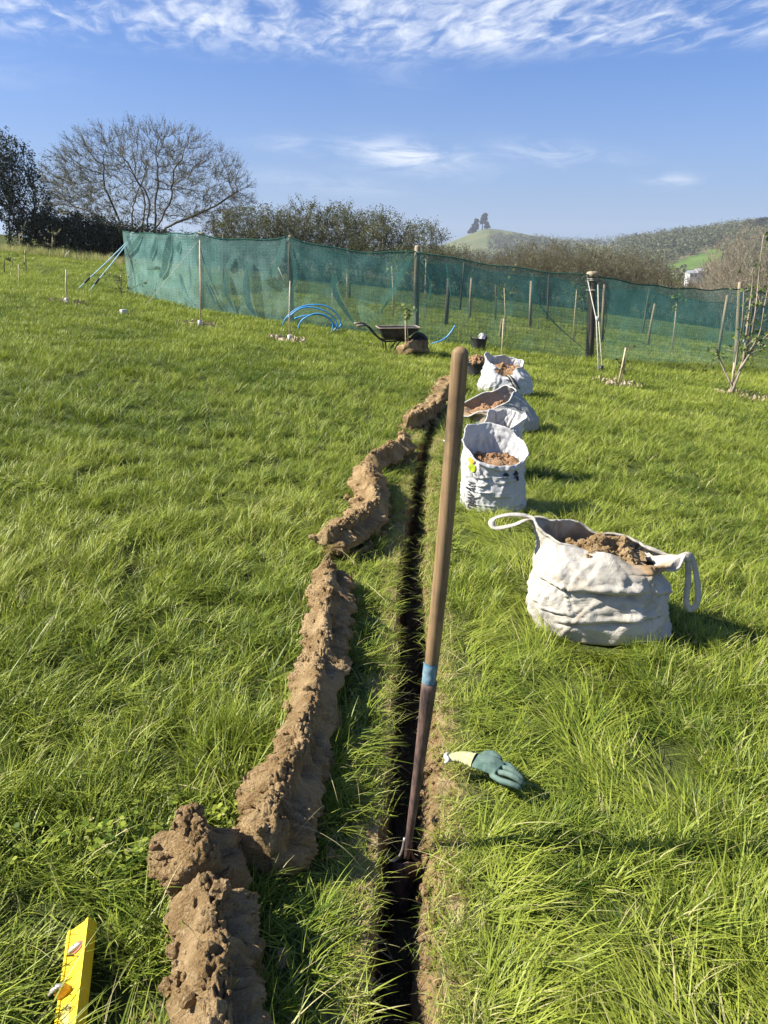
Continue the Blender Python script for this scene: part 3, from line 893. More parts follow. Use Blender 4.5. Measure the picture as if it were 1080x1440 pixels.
# ------------------------------------------------------------------ grass: clump kinds and their places in one mesh, instanced by geometry nodes
def blade(V, F, A, T, g, base, az, L, w, lean, curl, segs=4):
    """one curved, tapering, creased blade"""
    n0 = sum(len(v) for v in V)
    d = np.array((math.cos(az), math.sin(az), 0)); side = np.array((-d[1], d[0], 0))
    tw = g.uniform(-.9, .9); side = side * math.cos(tw) + d * math.sin(tw) * .7
    ang = lean; p = np.array(base, float); rows = []; tt = []
    for k in range(segs + 1):
        t = k / segs; ww = w * (1 - t ** 1.6) * (0.55 + 0.45 * min(1, t * 4)) * .5
        if k < segs: rows += [p - side * ww, p + side * ww]; tt += [t, t]
        else: rows.append(p.copy()); tt.append(1.0)
        ang2 = min(ang + curl * (t ** 0.8), 2.2)
        p = p + (d * math.sin(ang2) + np.array((0, 0, math.cos(ang2)))) * L / segs
    V.append(np.array(rows)); rn = g.random(); A += [rn] * len(rows); T += tt
    for k in range(segs - 1): F.append((n0 + 2 * k, n0 + 2 * k + 1, n0 + 2 * k + 3, n0 + 2 * k + 2))
    F.append((n0 + 2 * segs - 2, n0 + 2 * segs - 1, n0 + 2 * segs))


def leaflet(V, F, A, T, g, p, az, r, tilt):
    n0 = sum(len(v) for v in V); c = np.array(p, float); k = 6
    d = np.array((math.cos(az) * math.cos(tilt), math.sin(az) * math.cos(tilt), math.sin(tilt))); s = np.array((-math.sin(az), math.cos(az), 0))
    ring = [c + d * r * (1 + math.cos(a)) + s * r * .85 * math.sin(a) for a in np.arange(k) * 2 * math.pi / k + math.pi]
    V.append(np.array(ring)); rn = g.random(); A += [rn] * k; T += [0.7] * k
    F.append(tuple(n0 + i for i in range(k)))


def clump_kinds():
    g = np.random.default_rng(99); kinds = []
    def new(): kinds.append(([], [], [], [])); return kinds[-1]
    for i in range(5):                                            # 0-4 upright tufts
        V, F, A, T = new()
        for _ in range(20):
            a = g.uniform(0, 6.283); r = 0.032 * math.sqrt(g.random()); az = a + g.normal() * .8
            blade(V, F, A, T, g, (r * math.cos(a), r * math.sin(a), -.005), az, g.uniform(.06, .17), g.uniform(.0034, .0062), abs(g.normal() * .32) + .05, g.uniform(.2, 1.4))
    for i in range(4):                                            # 5-8 lying, combed along +x
        V, F, A, T = new()
        for _ in range(20):
            a = g.uniform(0, 6.283); r = 0.04 * math.sqrt(g.random())
            blade(V, F, A, T, g, (r * math.cos(a), r * math.sin(a), -.005 + .02 * g.random()), g.normal() * .42, g.uniform(.10, .24), g.uniform(.0034, .0060), g.uniform(.45, 1.15), g.uniform(.5, 1.0))
    for i in range(2):                                            # 9-10 short clover and broad leaves
        V, F, A, T = new()
        for _ in range(9):
            a = g.uniform(0, 6.283); r = 0.055 * math.sqrt(g.random()); z = g.uniform(.025, .07); az = g.uniform(0, 6.283)
            for k in range(3): leaflet(V, F, A, T, g, (r * math.cos(a), r * math.sin(a), z), az + k * 2.094, g.uniform(.0045, .007), g.uniform(-.2, .5))
        for _ in range(9):
            a = g.uniform(0, 6.283); r = 0.05 * math.sqrt(g.random())
            blade(V, F, A, T, g, (r * math.cos(a), r * math.sin(a), 0), a, g.uniform(.05, .11), g.uniform(.003, .0045), g.uniform(.2, .9), g.uniform(.3, 1))
    for i in range(2):                                            # 11-12 short dry tufts
        V, F, A, T = new()
        for _ in range(18):
            a = g.uniform(0, 6.283); r = 0.04 * math.sqrt(g.random())
            blade(V, F, A, T, g, (r * math.cos(a), r * math.sin(a), -.003), g.uniform(0, 6.283), g.uniform(.03, .085), g.uniform(.0022, .0036), g.uniform(.3, 1.35), g.uniform(.1, .8), 3)
    for i in range(3):                                            # 13-15 wide tufts for the distance
        V, F, A, T = new()
        for _ in range(40):
            a = g.uniform(0, 6.283); r = 0.15 * math.sqrt(g.random())
            blade(V, F, A, T, g, (r * math.cos(a), r * math.sin(a), -.01), a + g.normal(), g.uniform(.07, .17), g.uniform(.006, .010), abs(g.normal() * .3) + .05, g.uniform(.3, 1.3), 2)
    V, F, A, T = new()                                            # 16 single straw lying loose
    blade(V, F, A, T, g, (0, 0, .03), 0, .2, .0024, .9, .95, 7)
    V, F, A, T = new()                                            # 17 tall pale seed grass at the field edge
    for _ in range(26):
        a = g.uniform(0, 6.283); r = 0.2 * math.sqrt(g.random())
        blade(V, F, A, T, g, (r * math.cos(a), r * math.sin(a), 0), a + g.normal(), g.uniform(.2, .5), .012, abs(g.normal() * .2), g.uniform(.1, .7), 3)
    return kinds


kd_foot = kdtree.KDTree(len(FOOT))
for i, f in enumerate(FOOT): kd_foot.insert((f[0], f[1], 0), i)
kd_foot.balance()
CLEAR = []                                                        # discs kept clear: (x, y, radius)


def grass_points():
    g = np.random.default_rng(1234)
    pos, pick, rot, scl, tint = [], [], [], [], []
    bands = [(0.75, 2.2, 900), (2.2, 3.6, 640), (3.6, 6.0, 420), (6.0, 9.5, 220), (9.5, 14, 75), (14, 22, 44), (22, 44, 18)]
    for y0, y1, den in bands:
        hw = 0.52 * y1 + 0.8
        nn = int(den * (y1 - y0) * 2 * hw)
        X = g.uniform(-hw, hw, nn); Y = g.uniform(y0, y1, nn)
        ok = np.abs(X) < 0.52 * Y + 0.8
        X, Y = X[ok], Y[ok]
        ok = (Y < 37.5 + 0.17 * X) | (X > -2)
        X, Y = X[ok], Y[ok]
        xl, xr = lips(Y)
        dl, dr = xl - X, X - xr                                     # distance outside each lip
        inside = (dl < 0.004) & (dr < 0.004) & (Y < TR_END)
        nA = pn2(X, Y, 0.9, 1); nB = pn2(X, Y, 2.6, 2); nC = pn2(X, Y, 0.35, 3); nD = pn2(X, Y, 5.5, 4); nE = pn2(X, Y, 1.5, 5); nF = pn2(X, Y, 0.13, 6)
        U = g.random(len(X))
        Zm = 0.018 * (1 - np.exp(-np.maximum(np.maximum(dl, dr), 0) * 8)) * fbm(np.stack([X * 1.7, Y * 1.7, 0 * X], 1), 3)
        for i in range(len(X)):
            if inside[i]: continue
            x, y = X[i], Y[i]
            if y < 11.5:
                c, j, d = kd_foot.find((x, y, 0))
                if d < FOOT[j][2]: continue
            skip = False
            for cx, cy, cr in CLEAR:
                if (x - cx) ** 2 + (y - cy) ** 2 < cr * cr: skip = True; break
            if skip: continue
            side = max(dl[i], dr[i]); right = dr[i] > 0
            near_lip = side < 0.13 and y < TR_END + .3
            if side < ((.034 if right else .055) if y < 2.5 else .04 if y < 3.5 else .028) + .025 * nD[i] and U[i] < .93 and y < TR_END: continue
            path = right and dr[i] < 0.9 + 0.35 * nC[i] and y < 6        # trodden ground right of the trench
            left_strip = (not right) and dl[i] < 0.33 and y < 9
            tn = 0.54 + 0.30 * nA[i] + 0.20 * nC[i] + 0.22 * nF[i] + g.normal() * .12
            hs = 1.0 + 0.62 * nB[i] + 0.30 * nA[i] + 0.40 * nD[i]
            rz = g.uniform(0, 6.283)
            wind = 0.35 + 2.5 * pn2(x, y, 0.5, 9)[0] if y < 9 else 0
            if y > 9.5:
                if right and U[i] < .0: continue
                k = 13 + g.integers(3); s = (1.0 if y < 14 else 1.25 if y < 22 else 1.6) * g.uniform(.8, 1.2); tn += .08; hs *= 0.95 if y < 22 else .6
                tilt = 0.0
            elif near_lip and g.random() < (1.15 if right else .85) * (1 - side / .14):
                if U[i] < .42: continue
                k = 11 + g.integers(2); s = g.uniform(.8, 1.3); tn += .42; tilt = 0
            elif (path and nE[i] > -0.12) or (left_strip and nE[i] > 0.12):
                if U[i] < (.42 if y < 3.6 else .2): continue
                k = 5 + g.integers(4); s = g.uniform(.75, 1.25); hs = 0.8 + .5 * nB[i] + .3 * nD[i]; tn += .28
                rz = 2.6 + 4.2 * pn2(x, y, 2.4, 11)[0] + g.normal() * .35 if right else 0.4 + 2.2 * pn2(x, y, 1.2, 12)[0] + g.normal() * .4; tilt = 0
                if side < .3: rz = (0 if right else math.pi) + g.normal() * .9; s *= .6 if near_lip else .85
            elif nE[i] < -0.52 and U[i] < .4 and y < 7:
                k = 9 + g.integers(2); s = g.uniform(.9, 1.5); tn -= .05; tilt = 0; hs = 1
            elif U[i] < .13:
                k = 5 + g.integers(4); s = g.uniform(.7, 1.1); tilt = 0; rz = wind + g.normal() * .9
            else:
                k = g.integers(5); s = g.uniform(.8, 1.25); tilt = .35
                if y < 1.8: hs *= .9
            hs = max(.34, hs) * (np.interp(y, [2, 5.5], [.84, .66]) if y < 9.5 else .62)
            if near_lip and y < TR_END: hs *= .7
            if k < 9: hs *= .9
            # a patch of hollow between tussocks
            if nD[i] + .6 * nB[i] < -0.36 and y < 9:
                if U[i] < .8: continue
                hs *= .5
            if y > 6 and y <= 9.5: s *= 1.2
            pos.append((x, y, gz(x, y) + Zm[i] - .004)); pick.append(int(k))
            if k < 5: rot.append((tilt * math.sin(wind) * .5 + g.normal() * .08, tilt * math.cos(wind) * .5 + g.normal() * .08, rz))
            else: rot.append((g.normal() * .05, g.normal() * .05, rz))
            scl.append((s, s, s * hs)); tint.append(tn)
    # loose straws and stray long blades
    for _ in range(420):
        y = 1.0 + 6 * g.random() ** 1.6; x = g.uniform(-.52 * y - .3, .52 * y + .3)
        a, b = lips(np.array([y]))
        if a[0] - .01 < x < b[0] + .01: continue
        pos.append((x, y, gz(x, y) + g.uniform(.0, .07))); pick.append(16); rot.append((g.normal() * .3, g.normal() * .3, g.uniform(0, 6.283)))
        s = g.uniform(.4, 1.2); scl.append((s, s, s)); tint.append(1.5 + g.random() * .4)
    # dry stubble and thatch along the cut edges, and on the broken right bank
    for _ in range(2300):
        y = 1.0 + 8 * g.random() ** 1.5; a, b = lips(np.array([y])); r = g.random() < .62
        off = (g.exponential(.05) - (.035 if y < 2.6 else .01) * (r and g.random() < .12)) if r else g.exponential(.045)
        if off > .2: continue
        if y < 2.5 and abs(off) < (.04 if r else .03) and g.random() < .5: continue
        x = b[0] + off if r else a[0] - off
        zz = gz(x, y) + (off * .8 if off < 0 else 0) - .003
        if any((x - cx) ** 2 + (y - cy) ** 2 < cr * cr for cx, cy, cr in CLEAR): continue
        c, j, d = kd_foot.find((x, y, 0))
        if d < FOOT[j][2]: continue
        pos.append((x, y, zz)); pick.append(11 + int(g.integers(2))); rot.append((g.normal() * .2, g.normal() * .2, g.uniform(0, 6.283)))
        s = g.uniform(.55, 1.15); scl.append((s, s, s * g.uniform(.6, 1.1))); tint.append(g.choice((.75, 1.05, 1.35), p=(.45, .35, .2)) + g.normal() * .15)
    # roots and blades reaching over the slot
    for _ in range(210):
        y = 1.1 + 8 * g.random() ** 1.3; a, b = lips(np.array([y])); r = g.random() < .5
        x = b[0] - .01 if r else a[0] + .006
        pos.append((x, y, gz(x, y) - (.05 if r else .04) + g.uniform(-.05, .02))); pick.append(16)
        rot.append((g.normal() * .2, g.normal() * .45, (math.pi if r else 0) + g.normal() * .7)); s = g.uniform(.25, .62); scl.append((s, s, s)); tint.append(1.2 + g.random() * .7)
    # pale seed grass where the field meets the dark hedge
    for _ in range(420):
        x = g.uniform(-20, -4); y = 36.4 + 0.17 * x + g.normal() * .5 + 0.0
        pos.append((x, y, gz(x, y))); pick.append(17); rot.append((0, 0, g.uniform(0, 6.283))); s = g.uniform(.5, 1.0); scl.append((s, s, s)); tint.append(1.2 + g.random() * .5)
    return pos, pick, rot, scl, tint


def grass_mat():
    m = bpy.data.materials.new('meadow_grass'); m.use_nodes = True; nt = m.node_tree
    b = nt.nodes['Principled BSDF']; b.inputs['Roughness'].default_value = 0.45; b.inputs['Specular IOR Level'].default_value = 0.25
    def attr(n, t):
        a = nt.nodes.new('ShaderNodeAttribute'); a.attribute_name = n; a.attribute_type = t; return N(nt, a.outputs['Fac'])
    rn, tt, ti = attr('rnd', 'GEOMETRY'), attr('tt', 'GEOMETRY'), attr('tint', 'INSTANCER')
    v = ti + (rn - 0.5) * 0.8
    c = mixc(nt, v.sstep(0.0, 1.0), (0.052, 0.105, 0.009), (0.325, 0.375, 0.052))
    c = mixc(nt, v.sstep(1.0, 1.55), c, (0.50, 0.45, 0.21))
    c = mixc(nt, rn.sstep(0.97, 0.975) * 0.8, c, (0.46, 0.41, 0.20))     # a few dead blades in every tuft
    c = mixc(nt, (1 - tt.sstep(0.0, 0.35)) * 0.45, c, (0.16, 0.17, 0.06))  # paler sheath at the foot of the blade
    nt.links.new(c, b.inputs['Base Color'])
    tr = nt.nodes.new('ShaderNodeBsdfTranslucent')
    ct = mixc(nt, 0.35, c, (0.22, 0.30, 0.02)); nt.links.new(ct, tr.inputs[0])
    mx = nt.nodes.new('ShaderNodeMixShader'); mx.inputs[0].default_value = 0.32
    nt.links.new(b.outputs[0], mx.inputs[1]); nt.links.new(tr.outputs[0], mx.inputs[2]); nt.links.new(mx.outputs[0], nt.nodes['Material Output'].inputs[0])
    return m


def build_grass():
    kinds = clump_kinds(); pos, pick, rot, scl, tint = grass_points()
    V, F, pid, rnd, tt = [], [], [], [], []; n = 0
    for k, (v, f, a, t) in enumerate(kinds):
        v = np.concatenate(v); V.append(v); F += [tuple(i + n for i in q) for q in f]; n += len(v)
        pid += [k] * len(v); rnd += a; tt += t
    npt = len(pos); V.append(np.array(pos))
    me = bpy.data.meshes.new('grass'); me.from_pydata(np.concatenate(V).tolist(), [], F)
    def put(name, ty, vals, fld='value'):
        a = me.attributes.new(name, ty, 'POINT'); a.data.foreach_set(fld, np.asarray(vals, np.int32 if ty == 'INT' else np.float32).ravel())
    put('pid', 'INT', pid + [-1] * npt); put('pick', 'INT', [0] * n + pick)
    put('rnd', 'FLOAT', rnd + [0] * npt); put('tt', 'FLOAT', tt + [0] * npt); put('tint', 'FLOAT', [0.5] * n + tint)
    put('rot', 'FLOAT_VECTOR', np.vstack([np.zeros((n, 3)), rot]), 'vector'); put('scl', 'FLOAT_VECTOR', np.vstack([np.ones((n, 3)), scl]), 'vector')
    me.materials.append(grass_mat())
    o = bpy.data.objects.new('grass', me); col.objects.link(o)
    tag(o, 'long lush meadow grass covering the field on both sides of the trench', 'grass', kind='stuff')
    ng = bpy.data.node_groups.new('grass_clumps', 'GeometryNodeTree')
    ng.interface.new_socket('Geometry', in_out='INPUT', socket_type='NodeSocketGeometry'); ng.interface.new_socket('Geometry', in_out='OUTPUT', socket_type='NodeSocketGeometry')
    nd = lambda t: ng.nodes.new(t); lk = ng.links.new
    gi, go = nd('NodeGroupInput'), nd('NodeGroupOutput')
    def na(name, ty):
        a = nd('GeometryNodeInputNamedAttribute'); a.data_type = ty; a.inputs[0].default_value = name; return a.outputs[0]
    p = na('pid', 'INT')
    cmp_ = nd('FunctionNodeCompare'); cmp_.data_type = 'INT'; cmp_.operation = 'LESS_THAN'
    ia = [s for s in cmp_.inputs if s.type == 'INT']; lk(p, ia[0]); ia[1].default_value = 0
    sep = nd('GeometryNodeSeparateGeometry'); sep.domain = 'POINT'; lk(gi.outputs[0], sep.inputs[0]); lk(cmp_.outputs[0], sep.inputs[1])
    sti = nd('GeometryNodeSplitToInstances'); sti.domain = 'POINT'; lk(sep.outputs[1], sti.inputs[0]); lk(p, sti.inputs['Group ID'])
    mtp = nd('GeometryNodeMeshToPoints'); lk(sep.outputs[0], mtp.inputs[0])
    iop = nd('GeometryNodeInstanceOnPoints'); lk(mtp.outputs[0], iop.inputs['Points']); lk(sti.outputs[0], iop.inputs['Instance'])
    iop.inputs['Pick Instance'].default_value = True; lk(na('pick', 'INT'), iop.inputs['Instance Index'])
    e2r = nd('FunctionNodeEulerToRotation'); lk(na('rot', 'FLOAT_VECTOR'), e2r.inputs[0]); lk(e2r.outputs[0], iop.inputs['Rotation'])
    lk(na('scl', 'FLOAT_VECTOR'), iop.inputs['Scale']); lk(iop.outputs[0], go.inputs[0])
    md = o.modifiers.new('clumps', 'NODES'); md.node_group = ng
    return o

# ------------------------------------------------------------------ netting fence round the young orchard
def net_mat(name, c1, c2, opa):
    m, nt, b, oc = mat_base(name, 0.75, 0.1)
    def attr(n):
        a = nt.nodes.new('ShaderNodeAttribute'); a.attribute_name = n; return N(nt, a.outputs['Fac'])
    u, v = attr('uu'), attr('vv')
    uv = combine(nt, u, v, 0.0)
    n1 = noise(nt, uv, 2.2, 5, 0.6); n2 = noise(nt, combine(nt, u * 14.0, v * 60.0, 0.0), 1.0, 3)
    c = mixc(nt, n1.sstep(0.35, 0.65), c1, c2)
    nt.links.new(c, b.inputs['Base Color'])
    tl = nt.nodes.new('ShaderNodeBsdfTranslucent'); nt.links.new(c, tl.inputs[0])
    m1 = nt.nodes.new('ShaderNodeMixShader'); m1.inputs[0].default_value = 0.35
    nt.links.new(b.outputs[0], m1.inputs[1]); nt.links.new(tl.outputs[0], m1.inputs[2])
    tp = nt.nodes.new('ShaderNodeBsdfTransparent'); mx = nt.nodes.new('ShaderNodeMixShader')
    gu = (u * (6.2832 / 0.075)).f('SINE'); gv = (v * (6.2832 / 0.06)).f('SINE')   # heavier threads of the knit
    f = (n1 - 0.5) * 0.35 + (n2 - 0.5) * 0.25 + gu.f('MAXIMUM', gv).sstep(0.4, 1.0) * 0.16 + (opa - 0.05)
    nt.links.new(f.clamp().s, mx.inputs[0]); nt.links.new(tp.outputs[0], mx.inputs[1]); nt.links.new(m1.outputs[0], mx.inputs[2])
    nt.links.new(mx.outputs[0], nt.nodes['Material Output'].inputs[0])
    return m


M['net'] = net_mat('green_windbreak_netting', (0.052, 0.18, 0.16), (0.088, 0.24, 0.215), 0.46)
M['net_pale'] = net_mat('sunlit_pale_netting', (0.14, 0.27, 0.24), (0.22, 0.38, 0.345), 0.54)  # same green cloth, sun on the left bays put into a paler colour
M['net_mid'] = net_mat('part_sunlit_netting', (0.08, 0.205, 0.18), (0.13, 0.28, 0.25), 0.48)  # in-between tone: weaker sun on the third bay painted into the cloth
M['net_edge'] = simple('netting_hem', (0.015, 0.07, 0.05), (0.03, 0.10, 0.08), 20, 0.8, 0.1)


def net_panel(parent, a, b, ha, hb, sag, seed, folds=(), bulge=0.0, wr=1.0, mt='net'):
    """cloth from post to post, wrinkled, with real pleats (doubled cloth) where it hangs in folds"""
    a, b = Vector(a), Vector(b); L = (b - a).length; nu, nv = max(20, int(L / 0.05)), 36
    d = (b - a).normalized(); nor = Vector((d.y, -d.x, 0))
    if nor.y > 0: nor = -nor
    def surf(u, v, off=0.0):
        u = np.asarray(u, float); v = np.asarray(v, float)
        x = a.x + (b.x - a.x) * u; y = a.y + (b.y - a.y) * u
        h = ha + (hb - ha) * u - sag * 4 * u * (1 - u) + 0.015 * np.sin(u * L * 5 + seed)
        z0 = gz(x, y) + 0.02
        p = np.stack([u * L, v * 1.6, np.full_like(u, seed * 3.3)], -1).reshape(-1, 3)
        w = wr * (0.05 * pn(p * np.array((.8, 1.0, 1))) + 0.030 * pn(p * np.array((2.2, 1.5, 1)) + 9) + 0.012 * pn(p * np.array((6, 3, 1)) + 4))
        # slack runs in diagonals away from the post tops
        w = w + wr * 0.028 * pn((p[:, [0]] * 1.6 + p[:, [1]] * 1.1) * np.array([[1, 0, 0]]) + np.array([[0, seed, 0]])) * (1 - np.abs(2 * u.reshape(-1) - 1))
        w = w.reshape(u.shape) * np.minimum(1, np.minimum(u, 1 - u) * 12) * (0.35 + 0.65 * np.minimum(1, (1 - v) * 4)) + bulge * np.sin(np.pi * u) * np.sin(np.pi * np.clip(v, 0, 1)) + off
        return np.stack([x + nor.x * w, y + nor.y * w, z0 + h * v], -1)
    U, V = np.meshgrid(np.linspace(0, 1, nu), np.linspace(0, 1, nv), indexing='ij')
    m = MB(); m.grid(surf(U, V)); uu, vv = [(U * L).ravel()], [(V * 1.6).ravel()]
    for (pts, w) in folds:
        q = bez([(p[0], p[1], 0) for p in pts], 26); t = np.linspace(0, 1, 26)
        ww = .68 * w / L * np.sin(np.pi * np.clip(t * .92 + .05, 0, 1)) ** .7
        for lay, off in ((0, .010), (1, .018)):
            k = np.linspace(-.5, .5, 5); dep = w * .9 * np.sin(np.pi * np.clip(t * .9 + .05, 0, 1)) ** .6   # the slack stands out of the cloth and turns its face from the sun
            UU = np.clip(q[:, 0][:, None] + ww[:, None] * k[None], 0, 1); VV = np.clip(q[:, 1][:, None] + 0 * k[None], 0, 1)
            m.grid(surf(UU, VV, off + dep[:, None] * (.5 - k)[None])); uu.append((UU * L).ravel()); vv.append((VV * 1.6 + lay * .03).ravel())
    o = m.build('netting', M[mt], parent)
    for nme, val in (('uu', uu), ('vv', vv)):
        at = o.data.attributes.new(nme, 'FLOAT', 'POINT'); at.data.foreach_set('value', np.concatenate(val).astype(np.float32))
    us = np.linspace(0.005, .995, 40); m = MB(); m.tube(surf(us, np.ones(40)), .012, 5); m.build('hem', M['net_edge'], o)
    return o


def post(parent, base, top, r, mat, cap=0.0, n=9):
    m = MB(); b, t = Vector(base), Vector(top)
    k = [b - Vector((0, 0, .3)), b.lerp(t, .3) + Vector((.006, 0, 0)), b.lerp(t, .7), t - Vector((0, 0, r * .6)), t]
    m.tube(k, [r * 1.03, r, r * .98, r * .95, r * .7], n); o = m.build('post', mat, parent); recalc(o)
    if cap:
        m = MB(); m.tube([t + Vector((0, 0, -.05)), t + Vector((0, 0, .02)), t + Vector((0, 0, .05)), t + Vector((0, 0, .06))], [r * 1.35, r * 1.4, r * 1.2, r * .6], n); c = m.build('post_cap', M['wood_post'] if cap < 1.5 else M['cap'], o); recalc(c)
    return o


M['cap'] = simple('grey_cap', (0.25, 0.27, 0.27), (0.4, 0.42, 0.42), 9, 0.6, 0.3)
M['twine'] = simple('grey_twine', (0.33, 0.3, 0.24), (0.45, 0.42, 0.36), 30, 0.9, 0.1)
PB = {k: G(*p) for k, p in dict(A=(182, 412), B=(282, 437), C=(409, 455), D=(584, 478), E=(829, 507), F=(1034, 516)).items()}
PT = {'A': (187, 330), 'B': (283, 331), 'C': (408, 331), 'D': (587, 345), 'E': (833, 386), 'F': (1041, 397)}
PTOP = {k: D(*PT[k], PB[k].y) for k in PB}
fence = empty('netting_fence', PB['D'], 'long green netting fence on wooden posts across the field behind the wheelbarrow', 'fence')
FO = fence.location
far = empty('netting_fence', (5, 28, float(gz(5, 28))), 'far green netting fence on thin stakes seen through the front netting', 'fence')


def local(e): e.matrix_world
def under(parent, fn):
    """build parts in world space, then parent them without moving"""
    before = set(bpy.data.objects); fn()
    for o in set(bpy.data.objects) - before:
        if o.parent == parent:
            o.location = o.location - parent.location


def front_fence():
    for k, r, mt, cap in (('A', .045, 'wood_dark', 2), ('B', .06, 'wood_post', 1), ('C', .055, 'wood_post', 0), ('D', .06, 'wood_post', 0), ('E', .085, 'wood_dark', 1), ('F', .05, 'wood_post', 0)):
        post(fence, PB[k], PTOP[k], r, M[mt], cap)
    H = dict(A=1.40, B=1.56, C=1.70, D=1.70, E=1.64, F=1.82)
    off = Vector((0.0, -0.02, 0))
    g = lambda k: PB[k] + Vector((0, -0.07, 0))
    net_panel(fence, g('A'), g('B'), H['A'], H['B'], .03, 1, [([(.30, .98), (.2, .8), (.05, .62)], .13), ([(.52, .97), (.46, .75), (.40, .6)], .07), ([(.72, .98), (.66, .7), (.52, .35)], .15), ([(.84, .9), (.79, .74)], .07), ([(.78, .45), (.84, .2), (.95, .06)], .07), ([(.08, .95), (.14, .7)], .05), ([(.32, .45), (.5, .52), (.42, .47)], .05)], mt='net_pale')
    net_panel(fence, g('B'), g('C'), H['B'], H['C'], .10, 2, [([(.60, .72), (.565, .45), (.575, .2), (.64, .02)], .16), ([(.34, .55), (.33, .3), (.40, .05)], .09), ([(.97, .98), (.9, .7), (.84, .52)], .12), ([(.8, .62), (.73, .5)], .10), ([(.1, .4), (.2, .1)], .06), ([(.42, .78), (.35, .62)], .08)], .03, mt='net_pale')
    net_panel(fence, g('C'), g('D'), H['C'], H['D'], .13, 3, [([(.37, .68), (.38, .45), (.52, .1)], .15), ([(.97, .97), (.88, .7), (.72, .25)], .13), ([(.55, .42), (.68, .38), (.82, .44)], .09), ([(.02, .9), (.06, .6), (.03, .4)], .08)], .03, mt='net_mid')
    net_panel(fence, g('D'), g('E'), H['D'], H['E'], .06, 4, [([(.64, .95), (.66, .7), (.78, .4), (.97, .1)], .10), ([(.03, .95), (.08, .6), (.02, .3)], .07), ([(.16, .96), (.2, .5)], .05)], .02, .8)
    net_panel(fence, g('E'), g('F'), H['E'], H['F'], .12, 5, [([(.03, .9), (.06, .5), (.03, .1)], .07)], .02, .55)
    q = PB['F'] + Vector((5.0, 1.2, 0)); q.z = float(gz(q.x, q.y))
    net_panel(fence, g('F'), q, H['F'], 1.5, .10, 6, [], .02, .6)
    post(fence, q, q + Vector((.05, 0, 1.75)), .05, M['wood_post'])
    # guy ropes with tensioners at the corner post
    for (px, py), (tx, ty) in (((108, 408), (.80, .0)), ((125, 410), (.80, .0))):
        e = G(px, py); t = PTOP['A'] - Vector((0, 0, .03)); m = MB()
        m.tube([t, t.lerp(e, .5) - Vector((0, 0, .015)), e], .012, 5); r = m.build('guy_rope', M['rope_blue'], fence)
        c = t.lerp(e, .82); m = MB(); dd = (e - t).normalized()
        m.tube([c - dd * .10, c - dd * .06, c + dd * .06, c + dd * .10], [.012, .028, .028, .012], 6); m.build('tensioner', M['steel_dark'], r)
        m = MB(); m.tube([e + dd * .05, e - dd * .02 + Vector((0, 0, .05))], .012, 5); m.build('peg', M['steel_dark'], r)
    # thin stay over the first bay
    m = MB(); m.tube([PTOP['B'] - Vector((0, .06, .05)), G(203, 432)], .005, 4); m.build('guy_rope', M['rope_pale'], fence)
    m = MB(); m.tube([PB['C'] + Vector((-.20, -.14, 1.12)), PB['C'] + Vector((-.02, -.13, .72))], .006, 4); m.build('guy_rope', M['rope_pale'], fence)
    # two ropes down the thick post to a peg in the grass
    pg_ = G(844, 522); t = PTOP['E']
    for dx, z in ((-.10, -.10), (.11, -.16)):
        m = MB(); kn = t.lerp(pg_, .48) + Vector((dx * .2, -.10, 0))
        m.tube([t + Vector((dx, -.05, z)), kn, pg_ + Vector((dx * .35, 0, .02))], .009, 5); r = m.build('guy_rope', M['rope_pale'], fence)
    m = MB(); kn = t.lerp(pg_, .48) + Vector((0, -.11, 0)); m.tube([kn + Vector((-.03, 0, .05)), kn, kn + Vector((.02, 0, -.05))], [.02, .04, .02], 6); m.build('knot', M['rope_pale'], r)
    m = MB(); m.tube([pg_ + Vector((0, 0, -.05)), pg_ + Vector((.01, -.03, .10))], [.03, .04], 6); m.build('peg', M['steel_dark'], r)
    for z in (-.08, -.11, -.30):
        m = MB(); a = np.linspace(0, 6.283, 17); m.tube([(t.x + .095 * math.cos(k), t.y + .095 * math.sin(k), t.z + z) for k in a], .012, 4, False); m.build('binding', M['twine'], fence)


under(fence, front_fence)


def far_fence():
    pts = [PB['A'] + Vector((.1, .15, 0)), Vector((-5.9, 24.5, 0)), Vector((-5.5, 27.4, 0)), Vector((-1.2, 28.0, 0)), Vector((2.7, 28.4, 0)), Vector((5.85, 28.4, 0)), Vector((9.2, 28.1, 0)), Vector((12.9, 27.8, 0)), Vector((17.5, 27.2, 0))]
    hs = [1.35, 1.4, 1.55, 1.5, 1.55, 1.5, 1.45, 1.5, 1.5]
    for p in pts: p.z = float(gz(p.x, p.y))
    for i in range(len(pts) - 1):
        net_panel(far, pts[i], pts[i + 1], hs[i], hs[i + 1], .1, 20 + i, [([(.4, .9), (.45, .5), (.6, .1)], .12)] if i % 2 else [], .04)
    for i, p in enumerate(pts[1:]):
        post(far, p, p + Vector((.12 if i % 2 else -.03, 0, hs[i + 1] + .12)), .035, M['wood_dark'], 0, 7)
        if i == 7:
            m = MB(); q = p + Vector((-.7, -.3, 0)); q.z = float(gz(q.x, q.y)); m.tube([p + Vector((.08, 0, 1.1)), q], .015, 4); m.build('guy_rope', M['rope_pale'], far)


under(far, far_fence)

# ------------------------------------------------------------------ stakes and saplings
def chips(p, r, seed, label):
    g = np.random.default_rng(seed); n = 80; a = g.uniform(0, 6.283, n); rr = r * np.sqrt(g.uniform(.08, 1, n))
    x, y = p.x + rr * np.cos(a), p.y + rr * np.sin(a) * .9; z = gz(x, y) + g.uniform(.02, .07, n)
    o = leaves('wood_chips', np.stack([x, y, z], 1), .075, M['chip'], None, seed, 1.5, .6)
    tag(o, label, 'wood chips', kind='stuff'); CLEAR.append((p.x, p.y, r * .5))


